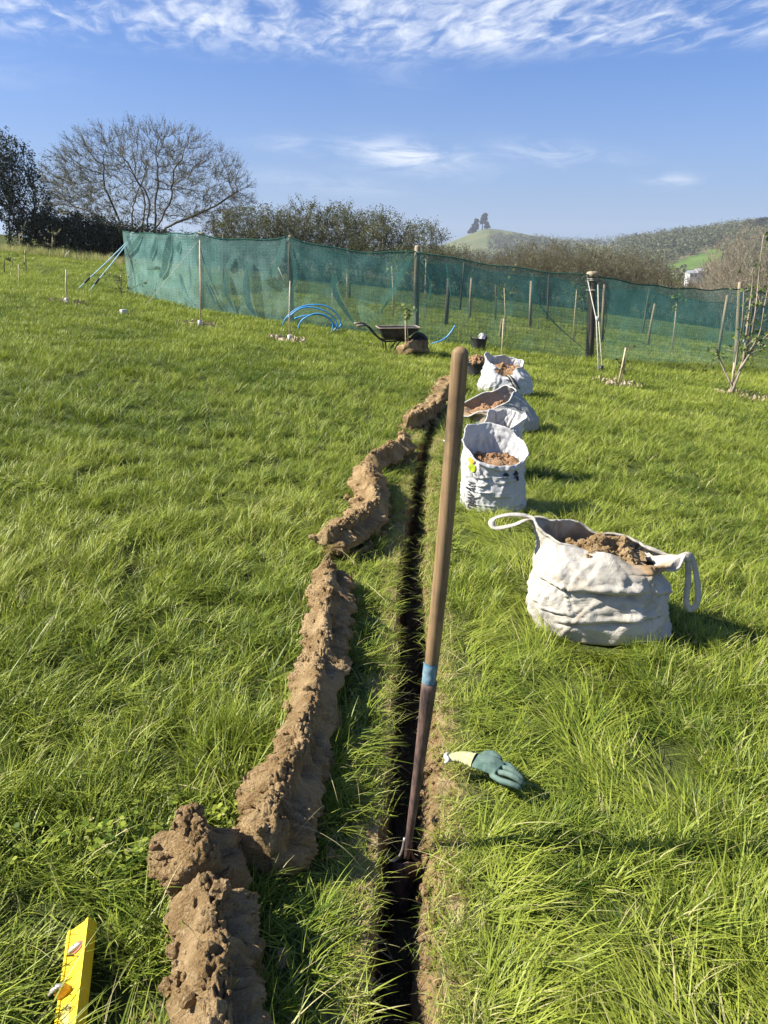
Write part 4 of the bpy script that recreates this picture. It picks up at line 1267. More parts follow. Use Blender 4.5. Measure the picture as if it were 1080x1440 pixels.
chip_label = {281: 'ring of pale wood chips round the cane at the second netting post', 407: 'ring of pale wood chips round the cane left of the blue pipe', 571: 'few pale wood chips round the sapling before the wheelbarrow', 868: 'pinkish wood chips round the stubby plant by the rope post', 94: 'pale wood chips round the cane left of the guy ropes'}


def stake(name, px, pb, tx, tp, r, mat, label, cat, Y=None, group=None, leafs=0, lsp=.12, lsize=.06, guard=False, lz=(.5, 1.0), leafmat='sapleaf', chip=0, seed=0, stem=True):
    b = G(px, pb) if Y is None else Vector((D(px, pb, Y).x, Y, float(gz(D(px, pb, Y).x, Y))))
    t = D(tx, tp, b.y)
    e = empty(name, b, label, cat, group)
    g = np.random.default_rng(seed + int(px)); m = MB(); h = t - b
    m.tube([Vector((0, 0, -.1)), h * .5 + Vector(g.normal(size=3) * .01), h], [r, r * .95, r * .85], 6); m.build('cane' if mat == 'cane' else 'stake', M[mat], e)
    if leafs:
        m = MB(); sp = bez([(.03, -.02, 0), h * .4 + Vector((.04, -.03, 0)), h * lz[1]], 10); m.tube(sp, np.linspace(.011, .005, 10), 5)
        lp = []
        for k in range(leafs // 5 + 1):
            q = h * g.uniform(*lz); d = Vector(g.normal(size=3) * lsp * 1.2); d.z = abs(d.z) * .8
            m.tube([q, q + d * .5 + Vector((0, 0, -.01)), q + d], [.005, .004, .003], 4)
            for _ in range(5): lp.append(q + d * g.uniform(.3, 1.1) + Vector(g.normal(size=3) * .025))
        m.build('stem', M['bark_scrub'], e)
        leaves('foliage', [tuple(v) for v in lp[:max(leafs, 5)]], lsize, M[leafmat], e, seed, .3, .7)
    if guard:
        m = MB(); m.tube([(0, -.01, -.03), (.005, -.015, .05), (.0, -.01, .11)], [.030, .034, .028], 8); o = m.build('guard', M['white'], e); recalc(o)
    if chip: chips(b, chip, seed + int(px), chip_label.get(int(px), 'pale wood chips round the foot of a sapling'))
    return e


gs = 'slim canes and stakes beside young trees'
stake('sapling_stake', 281, 459, 281, 338, .013, 'cane', 'slim tall bamboo cane with a white guard in front of the second netting post', 'cane', None, gs, guard=True, chip=.36, seed=1)
stake('sapling_stake', 407, 480, 408, 395, .012, 'cane', 'slim bamboo cane with a white guard left of the blue pipe coil', 'cane', None, gs, guard=True, chip=.36, seed=2)
stake('sapling', 571, 500, 570, 437, .011, 'cane', 'young sapling with a leafy top standing in front of the wheelbarrow tray', 'sapling', None, None, 34, .13, .07, True, (.72, 1.02), 'sapleaf', .12, 3)
stake('sapling_stake', 704, 510, 708, 448, .011, 'cane', 'thin bare cane in the grass beyond the furthest white sack', 'cane', None, gs, seed=4)
stake('small_plant', 868, 541, 880, 489, .016, 'cane', 'short stubby plant on a pale cane among wood chips by the rope post', 'plant', None, None, 40, .12, .05, False, (.25, .95), 'brownleaf', .42, 5)
stake('sapling_stake', 94, 427, 93, 379, .014, 'cane', 'cane with a white guard in a pale chip ring left of the guy ropes', 'cane', None, gs, guard=True, chip=.34, seed=6)
stake('sapling_stake', 28, 404, 26, 372, .012, 'cane', 'short cane in the open grass near the left edge', 'cane', None, gs, seed=7)
stake('sapling_stake', 7, 387, 6, 365, .016, 'wood_dark', 'short dark stick at the left edge of the field', 'stick', None, gs, seed=8)
stake('sapling', 36, 384, 35, 352, .012, 'cane', 'thin sapling with pale curled leaves near the left edge', 'sapling', None, None, 14, .08, .08, False, (.3, 1), 'sapleaf', 0, 9)
stake('sapling', 27, 356, 27, 328, .014, 'cane', 'pale leafy seedling before the ivy hung trees', 'sapling', None, None, 46, .22, .10, False, (.3, 1.1), 'bud', 0, 10)
stake('sapling', 73, 360, 74, 329, .016, 'cane', 'pale blossoming seedling before the dark hedge', 'sapling', None, None, 60, .24, .10, False, (.3, 1.1), 'bud', 0, 11)
stake('sapling_stake', 89, 364, 98, 353, .016, 'white', 'short white leaning stick at the edge of the field before the dark hedge', 'stick', None, gs, seed=12)
stake('sapling', 169, 416, 170, 388, .008, 'cane', 'low spindly yellow green shrub just left of the netting corner', 'shrub', None, None, 60, .22, .07, False, (.1, 1.0), 'sapleaf', 0, 13)
stake('sapling', 16, 374, 17, 362, .008, 'cane', 'small leafy tuft of a seedling near the left edge', 'sapling', None, None, 30, .18, .09, False, (.1, 1), 'sapleaf', 0, 14)
m = MB(); p = G(174, 443)
m.tube([p + Vector((0, 0, -.03)), p + Vector((0, 0, .10))], [.06, .07], 4); o = m.build('tree_guard', M['white'], None, False); recalc(o)
tag(o, 'short square white plastic guard left in the grass before the netting', 'guard')
# inside the enclosure, seen through the netting
gi = 'stakes and saplings inside the netting'
for (px, Y, tx, tp, r, mt, lb, lf) in [
    (627, 20.5, 631, 391, .06, 'wood_dark', 'dark leaning stake inside the netting right of the middle post', 0),
    (661, 25, 663, 391, .04, 'wood_post', 'pale upright stake inside the netting under the conical hill', 0),
    (746, 24, 747, 395, .05, 'wood_post', 'pale upright stake inside the netting left of the rope post', 0),
    (697, 25, 697, 400, .03, 'wood_dark', 'thin dim stake inside the netting between two pale stakes', 0),
    (850, 21, 850, 400, .04, 'wood_post', 'pale stake inside the netting just right of the rope post', 0),
    (914, 22, 921, 427, .035, 'wood_post', 'leaning short stake inside the right hand netting bay', 0),
    (1016, 21, 1023, 415, .04, 'wood_post', 'leaning stake inside the netting near the right corner post', 0),
    (487, 21, 488, 385, .012, 'cane', 'thin pale sapling inside the netting beyond the wheelbarrow handles', 40),
    (552, 21, 551, 374, .014, 'cane', 'leafy sapling inside the netting left of the middle post', 90),
    (597, 21, 599, 365, .014, 'cane', 'slim tall sapling inside the netting right of the middle post', 40),
    (710, 19.5, 709, 405, .014, 'cane', 'leafy sapling inside the netting above the black bucket', 60),
    (704, 18.5, 706, 448, .03, 'wood_post', 'short stake inside the netting above the black bucket', 0),
    (808, 20, 811, 408, .014, 'cane', 'leafy sapling inside the netting beside the rope post', 70),
    (949, 20.5, 952, 420, .016, 'cane', 'sapling with a bushy leafy head inside the right hand netting bay', 90),
    (468, 22, 467, 405, .02, 'cane', 'short pale cane inside the netting above the blue pipe coil', 0),
]:
    stake('sapling' if lf else 'stake', px, 450, tx, tp, r, mt, lb, 'sapling' if lf else 'stake', Y, gi, lf, .2, .09, False, (.55, 1.05) if lf < 80 else (.7, 1.05), 'sapleaf', 0, 20)

# the tall many-stemmed sapling at the right
b = G(1027, 556); tall = empty('sapling', b, 'tall many stemmed sapling with round leaves in a wood chip ring at the right edge', 'sapling')
m = MB(); lp = []; g = np.random.default_rng(31)
for pts in ([(1027, 553), (1040, 520), (1055, 480), (1062, 440), (1066, 400), (1070, 360), (1074, 330)], [(1029, 552), (1048, 505), (1068, 470), (1075, 430), (1080, 405)],
            [(1027, 553), (1036, 500), (1043, 460), (1046, 410)], [(1040, 520), (1060, 490), (1080, 470)], [(1045, 510), (1052, 450), (1058, 400), (1059, 378)], [(1031, 548), (1012, 505), (1008, 490)]):
    q = bez([D(x, y, b.y + g.normal() * .12) - b for x, y in pts], 24); m.tube(q, np.linspace(.020, .006, 24), 5)
    for k in range(2 if len(pts) > 3 else 1):
        for i in range(5, 24):
            if g.random() < .6: lp.append(q[i] + g.normal(size=3) * .07)
    for i in range(8, 24, 3):
        e_ = q[i] + g.normal(size=3) * np.array((.16, .16, .10)); m.tube([q[i], (q[i] + e_) / 2 + np.array((0, 0, .02)), e_], [.006, .005, .003], 4)
        for _ in range(3): lp.append(e_ + g.normal(size=3) * .04)
m.build('stem', M['bark_pale'], tall)
leaves('foliage', lp, .065, M['sapleaf'], tall, 32, .3, .9)
m = MB(); m.box(D(1048, 480, b.y - .05) - b, (.075, .01, .04), Euler((0, .35, .2)).to_matrix()); m.build('label_tag', M['white'], tall, False)
m = MB(); m.tube([(0, 0, -.04), (0, -.01, .10)], [.05, .05], 8); recalc(m.build('guard', M['rim_dust'], tall))
m = MB(); m.tube([D(1029, 545, b.y) - b, D(1032, 510, b.y) - b], [.012, .010], 5); m.build('cane', M['cane'], tall)
chips(b + Vector((.3, 0, 0)), .55, 33, 'ring of pale wood chips under the tall sapling at the right edge')

# ------------------------------------------------------------------ wheelbarrow, pipe, buckets
def wheelbarrow():
    b = G(566, 496); b.z += .02; b.x -= .06; e = empty('wheelbarrow', b, 'black wheelbarrow with a dusty tray standing in the grass before the netting', 'wheelbarrow', None, .12)
    def prof(z, x0, x1, hw, r=.06, n=6):
        out = []
        for cx, cy, a0 in ((x1 - r, hw - r, 0), (x0 + r, hw - r, 90), (x0 + r, -hw + r, 180), (x1 - r, -hw + r, 270)):
            for k in range(n): a = R(a0 + 90 * k / (n - 1)); out.append((cx + r * math.cos(a), cy + r * math.sin(a), z))
        return out
    rings = [prof(.46, -.42, .37, .33), prof(.455, -.405, .355, .315), prof(.36, -.37, .24, .28), prof(.28, -.33, .12, .24), prof(.255, -.26, .06, .2), prof(.25, -.15, 0, .1)]
    m = MB(); m.grid(np.array(rings), True, False); t = m.build('tray', M['black'], e); recalc(t)
    sm = t.modifiers.new('thickness', 'SOLIDIFY'); sm.thickness = .006
    rp = np.array(prof(.462, -.425, .375, .335)); rp = np.vstack([rp, rp[:1]])
    m = MB(); m.tube(rp, .012, 6, False); m.build('tray_rim', M['rim_dust'], t)
    for s in (-1, 1):
        m = MB(); m.tube(bez([(-.80, s * .30, .50), (-.70, s * .30, .52), (-.60, s * .29, .47), (-.36, s * .25, .235), (.0, s * .18, .22), (.38, s * .075, .19)], 30), .017, 7); m.build('handle', M['steel_dark'], e)
        m = MB(); m.tube([(-.86, s * .30, .515), (-.81, s * .30, .512), (-.72, s * .30, .52)], [.019, .023, .022], 8); m.build('grip', M['rim_dust'], e)
        m = MB(); m.tube(bez([(-.36, s * .25, .235), (-.30, s * .24, .19), (-.285, s * .24, .02), (-.27, s * .24, -.02), (-.2, s * .24, -.02), (-.13, s * .24, .05), (-.05, s * .2, .16), (.02, s * .18, .215)], 30), .014, 6); m.build('leg', M['steel_dark'], e)
        m = MB(); m.tube([(.12, s * .19, .27), (.38, s * .07, .19)], .012, 6); m.build('strut', M['steel_dark'], e)
    m = MB(); a = np.linspace(0, 2 * math.pi, 33); m.tube([(.39 + .15 * math.cos(k), 0, .17 + .15 * math.sin(k)) for k in a], .042, 10, False)
    w = m.build('wheel', M['black'], e)
    m = MB(); m.tube([(.39, -.028, .17), (.39, .028, .17)], .115, 18); recalc(m.build('rim', M['steel_dark'], w))
    m = MB(); m.tube([(.39, -.08, .17), (.39, .08, .17)], .014, 8); recalc(m.build('axle', M['rim_dust'], w))


wheelbarrow()
bpy.data.objects['wheelbarrow'].scale = (.88, .88, .9)


def pipe():
    Y = G(440, 466).y + .25; m = MB(); b = G(440, 466)
    def arc(pts, dy=0.0): return bez([D(x, y, Y + dy + .0) - b for x, y in pts], 40)
    o = empty('water_pipe', b, 'coil of bright blue water pipe standing on edge against the netting', 'pipe')
    for pts, dy in (([(396, 470), (397, 458), (404, 445), (420, 433), (440, 428.5), (460, 431), (474, 442), (479, 455), (475, 464), (470, 472)], .05),
                    ([(404, 447), (422, 434), (440, 432.5), (458, 438), (470, 448), (474, 458), (470, 464), (464, 472)], -.03),
                    ([(421, 470), (420, 460), (425, 450), (437, 443), (446, 441), (458, 444), (467, 453), (468, 461), (464, 470)], -.12),
                    ([(414, 448), (426, 444.5), (437, 443), (448, 442), (459, 445.5), (466, 452), (475, 462), (480, 456)], -.08)):
        m = MB(); m.tube(arc(pts, dy), .015, 7); m.build('coil', M['blue_pipe'], o)
    b2 = G(610, 486); m = MB()
    m.tube(bez([D(x, y, b2.y + .1) - b2 for x, y in ((600, 490), (607, 483.5), (618, 480), (628, 474), (635, 466), (640, 457.5))], 24), .015, 7)
    o = m.build('water_pipe', M['blue_pipe']); o.location = b2; tag(o, 'loose end of blue water pipe curving up right of the wheelbarrow', 'pipe')


pipe()


def bucket(px, py, r, h, label, heap, seed, cat='bucket'):
    b = G(px, py); e = empty('bucket', b, label, cat); g = np.random.default_rng(seed)
    pr = [(r * .02, .0), (r * .74, .0), (r * .80, .02), (r * .9, h * .5), (r, h), (r * 1.06, h + .008), (r * 1.05, h - .012), (r * .96, h - .012), (r * .88, h * .5), (r * .76, .03), (.01, .03)]
    a = np.arange(28) * 2 * math.pi / 28
    P = np.array([[(q * math.cos(k) * (1 + .03 * math.sin(2 * k)), q * math.sin(k), z + .012 * math.sin(2 * k) * z / h) for k in a] for q, z in pr])
    m = MB(); m.grid(P, True); recalc(m.build('tub', M['black'], e))
    for s in (-1, 1):
        m = MB(); m.tube(bez([(s * r * 1.0, -.07, h - .01), (s * (r * 1.05), -.05, h + .05), (s * (r * 1.05), .05, h + .05), (s * r, .07, h - .01)], 14), .011, 6); m.build('handle', M['black'], e)
    if heap:
        n = 24; pts = []
        for i in range(9):
            rr = r * .95 * (1 - i / 8.001)
            pts.append([(rr * math.cos(k), rr * math.sin(k), h - .03 + .10 * (i / 8) ** .7) for k in a])
        P = np.array(pts); P[:, :, 2] += .03 * pn(P.reshape(-1, 3) * 14 + seed).reshape(P.shape[:2]); m = MB(); m.grid(P, True)
        h_ = m.build('rubble', M['rubble'], e); m = MB()
        for _ in range(70):
            k, rr = g.uniform(0, 6.283), r * .9 * math.sqrt(g.random()); crumb(m, (rr * math.cos(k), rr * math.sin(k), h + .10 * (1 - rr / r)), g.uniform(.012, .04), g)
        c = m.build('stones', M['rubble'], h_, False); c['kind'] = 'stuff'
    return e


bk = bucket(673, 494, .155, .25, 'black rubber bucket with a crumpled white bag poking out, beside the netting', False, 3)
m = MB(); a = np.arange(18) * 2 * math.pi / 18
P = np.array([[(q * math.cos(k), q * math.sin(k) * .8, z) for k in a] for q, z in ((.06, .16), (.075, .24), (.07, .30), (.04, .345), (.005, .35))]); P = P + .03 * pn(P.reshape(-1, 3) * 22)[:, None].reshape(P.shape[0], P.shape[1], 1)
m.grid(P + np.array((.06, .02, 0)), True); o = m.build('plastic_bag', M['white'], None, False); o.location = bk.location; tag(o, 'crumpled white plastic bag sitting in the black bucket by the netting', 'bag')
bucket(670, 531, .15, .22, 'dark bucket heaped with rubble beside the furthest white sack', True, 5)

# ------------------------------------------------------------------ sacks
def cloth_mat(name, c1, c2, stain, trans=.12, stain_lo=.55, bs=.25):
    m, nt, b, oc = mat_base(name, 0.75, 0.2)
    n1 = noise(nt, oc, 4, 5, .6); n2 = noise(nt, oc, 9, 6, .65, .6)
    c = mixc(nt, n1.sstep(.3, .7), c1, c2); c = mixc(nt, n2.sstep(stain_lo, stain_lo + .2) * .55, c, stain)
    at = nt.nodes.new('ShaderNodeAttribute'); at.attribute_name = 'soil'
    c = mixc(nt, (N(nt, at.outputs['Fac']) * (.55 + n2 * .9)).clamp(), c, (.30, .20, .10))
    nt.links.new(c, b.inputs['Base Color'])
    sp_ = nt.nodes.new('ShaderNodeSeparateXYZ'); nt.links.new(oc, sp_.inputs[0])
    x, y, z = (N(nt, sp_.outputs[i]) for i in range(3))
    wv = ((x + y) * 900.0).f('SINE') + (z * 900.0).f('SINE')
    bump(nt, b, noise(nt, oc, 38, 5, .6, .5) * .35 + wv * .012 + noise(nt, oc, 11, 4, .6, 1.2) * 1.4, bs, .012)
    tl = nt.nodes.new('ShaderNodeBsdfTranslucent'); nt.links.new(c, tl.inputs[0]); mx = nt.nodes.new('ShaderNodeMixShader'); mx.inputs[0].default_value = trans
    nt.links.new(b.outputs[0], mx.inputs[1]); nt.links.new(tl.outputs[0], mx.inputs[2]); nt.links.new(mx.outputs[0], nt.nodes['Material Output'].inputs[0])
    return m


M['bulk'] = cloth_mat('weathered_bulk_bag_cloth', (.43, .40, .335), (.54, .505, .44), (.29, .235, .16), .10, .5, .55)
M['sack'] = cloth_mat('white_woven_sack', (.50, .50, .49), (.60, .60, .59), (.37, .33, .27), .2, .58, .4)
M['greysack'] = cloth_mat('grubby_grey_sack', (.30, .30, .29), (.40, .40, .38), (.26, .21, .14), .10, .5, .4)
M['print'] = simple('black_print', (.03, .03, .035), (.06, .06, .06), 30, .7, .2)


class Sack:
    """a filled open sack: rings from base to rim, wrinkled; s(v, angle) gives points on it"""
    def __init__(s, loc, rings, seed, na=200, nv=140, wr=1.0, folds=(), rimfn=None, rz=0.0, soft=()):
        s.loc = Vector(loc); keys = np.array([r[0] for r in rings]); q = np.linspace(0, 1, nv)
        val = np.array([r[1:] for r in rings], float)
        cur = np.stack([np.interp(q, keys, val[:, k]) for k in range(val.shape[1])], 1)
        ker = np.array([1, 2, 3, 2, 1.]) / 9
        for k in range(cur.shape[1]): cur[:, k] = np.convolve(np.pad(cur[:, k], 2, 'edge'), ker, 'valid')
        a = np.arange(na) * 2 * math.pi / na; P = np.zeros((nv, na, 3)); s.q = q; s.a = a
        for i in range(nv):
            z, cx, cy, rx, ry, pw = cur[i]; ex = 2 / pw
            P[i, :, 0] = cx + rx * np.sign(np.cos(a)) * np.abs(np.cos(a)) ** ex
            P[i, :, 1] = cy + ry * np.sign(np.sin(a)) * np.abs(np.sin(a)) ** ex
            P[i, :, 2] = z
        if rimfn: P = rimfn(P, q, a)
        Vv, Aa = np.meshgrid(q, a, indexing='ij')
        nrm = np.zeros_like(P); nrm[:, :, 0] = np.cos(Aa); nrm[:, :, 1] = np.sin(Aa)
        f = np.stack([np.cos(Aa) * .9, np.sin(Aa) * .9, P[:, :, 2] * 3.4], -1).reshape(-1, 3) + seed * 5.1
        r1 = 1 - np.abs(pn(f * np.array((1.3, 1.3, 1.6)))) * 2.2; r2 = 1 - np.abs(pn(f * np.array((2.6, 2.6, 2.9)) + 7)) * 2
        f2 = np.stack([np.cos(Aa) * 3, np.sin(Aa) * 3, P[:, :, 2] * 3], -1).reshape(-1, 3) + seed
        fw = f + .5 * np.stack([pn(f * 1.1 + 60), pn(f * 1.1 + 80), pn(f * 1.1 + 70)], 1)
        r3 = 1 - np.abs(pn(fw * np.array((1.6, 1.6, 2.0)) + 3)) * 3; r4 = 1 - np.abs(pn(fw * np.array((3.4, 3.4, 4.2)) + 5)) * 2.6
        d = wr * (.024 * pn(f * .8) + .012 * np.clip(r1, -.3, 1) + .013 * np.clip(r3, -.2, 1) + .006 * np.clip(r4, -.3, 1) + .008 * pn(f2) + .0025 * pn(fw * 8))
        # crisp creases where the stiff weave buckles, running aslant
        for q_, (k1, k2, k3, am) in enumerate(((1.9, 3.0, 1.2, .013), (2.4, 4.4, -1.6, .009), (4.4, 6.5, 2.2, .005))):
            A2 = Aa + k3 * P[:, :, 2]; fq = np.stack([np.cos(A2) * k1, np.sin(A2) * k1, P[:, :, 2] * k2], -1).reshape(-1, 3) + seed * 3.3 + q_ * 21
            fq = fq + .35 * np.stack([pn(fq * 1.3 + 5), pn(fq * 1.3 + 15), pn(fq * 1.3 + 25)], 1)
            z_ = np.abs(pn(fq)); d = d + (am * np.clip(1 - z_ * 5.5, 0, 1) ** 1.5 - am * .5 * np.clip(1 - np.abs(z_ - .30) * 6, 0, 1)) * (.2 + wr * .95)
        d = d.reshape(P.shape[:2]) * (1 - .45 * Vv ** 6)
        d = d + Vv ** 8 * (.020 * np.sin(Aa * 3 + seed) + .014 * np.sin(Aa * 7 + seed * 2)) * wr
        for (a0, a1, v0, v1, dep, wid) in folds:                     # creases running round the sack
            t = np.clip((Aa - R(a0)) / (R(a1) - R(a0)), 0, 1); on = np.sin(np.pi * t) ** .5 * ((Aa > R(a0)) & (Aa < R(a1)))
            vv = v0 + (v1 - v0) * t + .03 * pn(np.stack([Aa.ravel() * 2.2, 0 * Aa.ravel() + seed + v0 * 40, 0 * Aa.ravel()], 1)).reshape(Aa.shape); x = (Vv - vv) / (wid * (1 + .5 * np.sin(Aa * 3 + v0 * 30)))
            d = d + on * dep * np.clip(.55 + 1.1 * pn(np.stack([Aa.ravel() * 3.1, 0 * Aa.ravel() + seed * 2 + v0 * 70, 0 * Aa.ravel()], 1)).reshape(Aa.shape), 0, 1.4) * (np.exp(-((x - 1.1) ** 2)) * .9 - np.exp(-(x ** 2) * 1.6))
        P = P + nrm * d[:, :, None]
        P[:, :, 2] += (.012 * wr * pn(f2 * 1.3 + 33)).reshape(P.shape[:2]) * Vv + wr * 1.4 * Vv ** 6 * (.012 * np.sin(Aa * 5 + seed) + .008 * np.sin(Aa * 9 + seed * 3))
        c, sn = math.cos(rz), math.sin(rz); x = P[:, :, 0].copy(); P[:, :, 0] = x * c - P[:, :, 1] * sn; P[:, :, 1] = x * sn + P[:, :, 1] * c
        s.P = P
    def at(s, v, ang, off=0.0):
        na = s.P.shape[1]; i = v * (s.P.shape[0] - 1); j = (math.radians(ang) % (2 * math.pi)) / (2 * math.pi) * na
        i0 = min(int(i), s.P.shape[0] - 2); j0 = int(j) % na; u, w = i - i0, j - int(j); j1 = (j0 + 1) % na
        p = s.P[i0, j0] * (1 - u) * (1 - w) + s.P[i0 + 1, j0] * u * (1 - w) + s.P[i0, j1] * (1 - u) * w + s.P[i0 + 1, j1] * u * w
        n = np.cross(s.P[i0, j1] - s.P[i0, j0], s.P[i0 + 1, j0] - s.P[i0, j0]); n /= np.linalg.norm(n) + 1e-9
        return p + n * off
    def build(s, name, mat, parent, soil=None):
        m = MB(); m.grid(s.P, True); b0 = s.P[0].mean(0); m.grid(np.array([s.P[0], b0 + (s.P[0] - b0) * .4])[:, ::-1], True)
        o = m.build(name, mat, parent); recalc(o)
        n = len(o.data.vertices); sv = np.zeros(n, np.float32)
        if soil is not None: k = s.P.reshape(-1, 3); sv[:len(k)] = soil(k)
        at = o.data.attributes.new('soil', 'FLOAT', 'POINT'); at.data.foreach_set('value', sv)
        sm = o.modifiers.new('cloth', 'SOLIDIFY'); sm.thickness = .005; sm.offset = -1
        return o
    def hem(s, r, mat, parent):
        p = np.vstack([s.P[-1], s.P[-1][:1]]); m = MB(); m.tube(p, r, 6, False); m.build('hem', mat, parent)
    def fill(s, v, mat, parent, amp=.05, seed=0, lumps=40, shrink=.97, heap=.04):
        i = int(v * (s.P.shape[0] - 1)); ring = s.P[i]; c = ring.mean(0); rows = []
        for k in np.linspace(shrink, .02, 22):
            p = c + (ring - c) * k; p[:, 2] += heap * (1 - k ** 2); p[:, 2] += (1 - k ** 4) * (amp * pn(p * 8 + seed) + amp * .5 * pn(p * 20 + seed) + amp * .2 * pn(p * 50 + seed)); rows.append(p)
        m = MB(); m.grid(np.array(rows), True); o = m.build('soil', mat, parent); recalc(o)
        g = np.random.default_rng(seed); mb = MB(); R_ = np.array(rows)
        for _ in range(lumps): crumb(mb, R_[g.integers(3, 22), g.integers(ring.shape[0])] + np.array((0, 0, .004)), .003 + g.exponential(.006), g)
        k = mb.build('crumbs', mat, o, False); k['kind'] = 'stuff'
        return o


def strap(path, w, th, parent, mat, name='handle', up=(0, 0, 1)):
    q = bez(path, 40); t = np.gradient(q, axis=0); t /= np.linalg.norm(t, axis=1)[:, None]; rows = []
    u = np.array(up, float)
    for i in range(len(q)):
        s_ = np.cross(t[i], u); s_ /= np.linalg.norm(s_) + 1e-9; n_ = np.cross(s_, t[i]); tw = .25 * math.sin(i * .22)
        a_, b_ = s_ * math.cos(tw) + n_ * math.sin(tw), n_ * math.cos(tw) - s_ * math.sin(tw)
        rows.append([q[i] + a_ * w * x + b_ * th * y for x, y in ((-.5, -.5), (0, -.6), (.5, -.5), (.5, .5), (0, .6), (-.5, .5))])
    m = MB(); m.grid(np.array(rows), True, True); o = m.build(name, mat, parent); recalc(o); return o


def bulk_bag():
    b = G(841, 884); e = empty('bulk_bag', b, 'large off white bulk bag of brown soil with two loop handles nearest on the right', 'bag', 'filled sacks along the trench')
    def rim(P, q, a):
        ca, sa = np.cos(a)[None], np.sin(a)[None]; v = q[:, None]
        up = np.clip((v - .62) / .38, 0, 1); up2 = up ** 2
        P[:, :, 2] += up2 * (-.085 * ca + .025 * sa) + up ** 5 * np.clip(np.abs(ca) - .86, 0, 1) * .25
        P[:, :, 0] += up ** 3 * (np.clip(np.abs(ca) - .80, 0, 1) * np.sign(ca) * .28) + up2 * np.clip(ca, 0, 1) * .03
        P[:, :, 1] += up ** 3 * np.clip(np.abs(ca) - .75, 0, 1) * .05
        pinch = np.clip((v - .5) / .2, 0, 1) * np.clip((.86 - v) / .2, 0, 1) * np.clip(ca - .55, 0, 1)
        P[:, :, 0] -= pinch * .22
        P[:, :, 0] += np.clip(.15 - v, 0, 1) * np.clip(ca, 0, 1) * .35
        return P
    s = Sack(b, [(0, 0, .0, .05, .265, .20, 2.6), (.04, .012, 0, .05, .285, .215, 2.6), (.18, .07, -.01, .05, .30, .225, 2.5), (.40, .17, -.012, .05, .305, .225, 2.5), (.52, .235, 0, .05, .295, .215, 2.5),
                     (.60, .275, .0, .05, .295, .21, 2.4), (.72, .32, .0, .05, .295, .20, 2.3), (.86, .375, .0, .05, .28, .165, 2.1), (.95, .40, .0, .05, .275, .13, 2.0), (1, .405, .0, .05, .285, .115, 2.0)], 3,
             wr=.62, folds=[(190, 352, .60, .47, .036, .032), (232, 352, .22, .36, .020, .026), (182, 262, .40, .30, .014, .03), (285, 358, .78, .66, .012, .022)], rimfn=rim, rz=-.10)
    soil = lambda p: np.exp(-(((p[:, 0] - .19) / .10) ** 2 + ((p[:, 2] - .345 + (p[:, 0] - .19) * .12) / .035) ** 2)) * (p[:, 1] < .0) * 1.3 + .18 * np.clip(1 - p[:, 2] / .07, 0, 1)
    body = s.build('body', M['bulk'], e, soil); s.hem(.007, M['bulk'], body)
    s.fill(.72, M['soil'], e, .055, 4, 220, .80, .075)
    L = s.at(1, 180); Rr = s.at(1, 0)
    strap([L + (.05, .0, -.03), L + (-.0, .0, .005), L + (-.09, -.01, .015), L + (-.165, -.02, -.005), L + (-.155, -.05, -.035), L + (-.07, -.05, -.02), L + (.0, -.03, -.0), L + (.05, -.03, -.035)], .030, .004, e, M['bulk'])
    strap([Rr + (-.06, -.0, -.02), Rr + (.0, .0, .005), Rr + (.03, .0, -.03), Rr + (.055, -.02, -.14), Rr + (.06, -.03, -.22), Rr + (.035, -.03, -.255), Rr + (.008, -.03, -.22), Rr + (.008, -.02, -.12), Rr + (.0, -.01, -.02)], .028, .004, e, M['bulk'], up=(.2, -1, .1))
    m = MB(); kn = Rr + np.array((-.02, -.005, -.005)); m.tube([kn + (-.03, 0, -.005), kn, kn + (.035, 0, -.012)], [.012, .022, .012], 8); m.build('knot', M['bulk'], e)
    CLEAR.append((b.x, b.y + .05, .22)); CLEAR.append((b.x - .1, b.y + .05, .2)); CLEAR.append((b.x + .1, b.y + .05, .2))


bulk_bag()


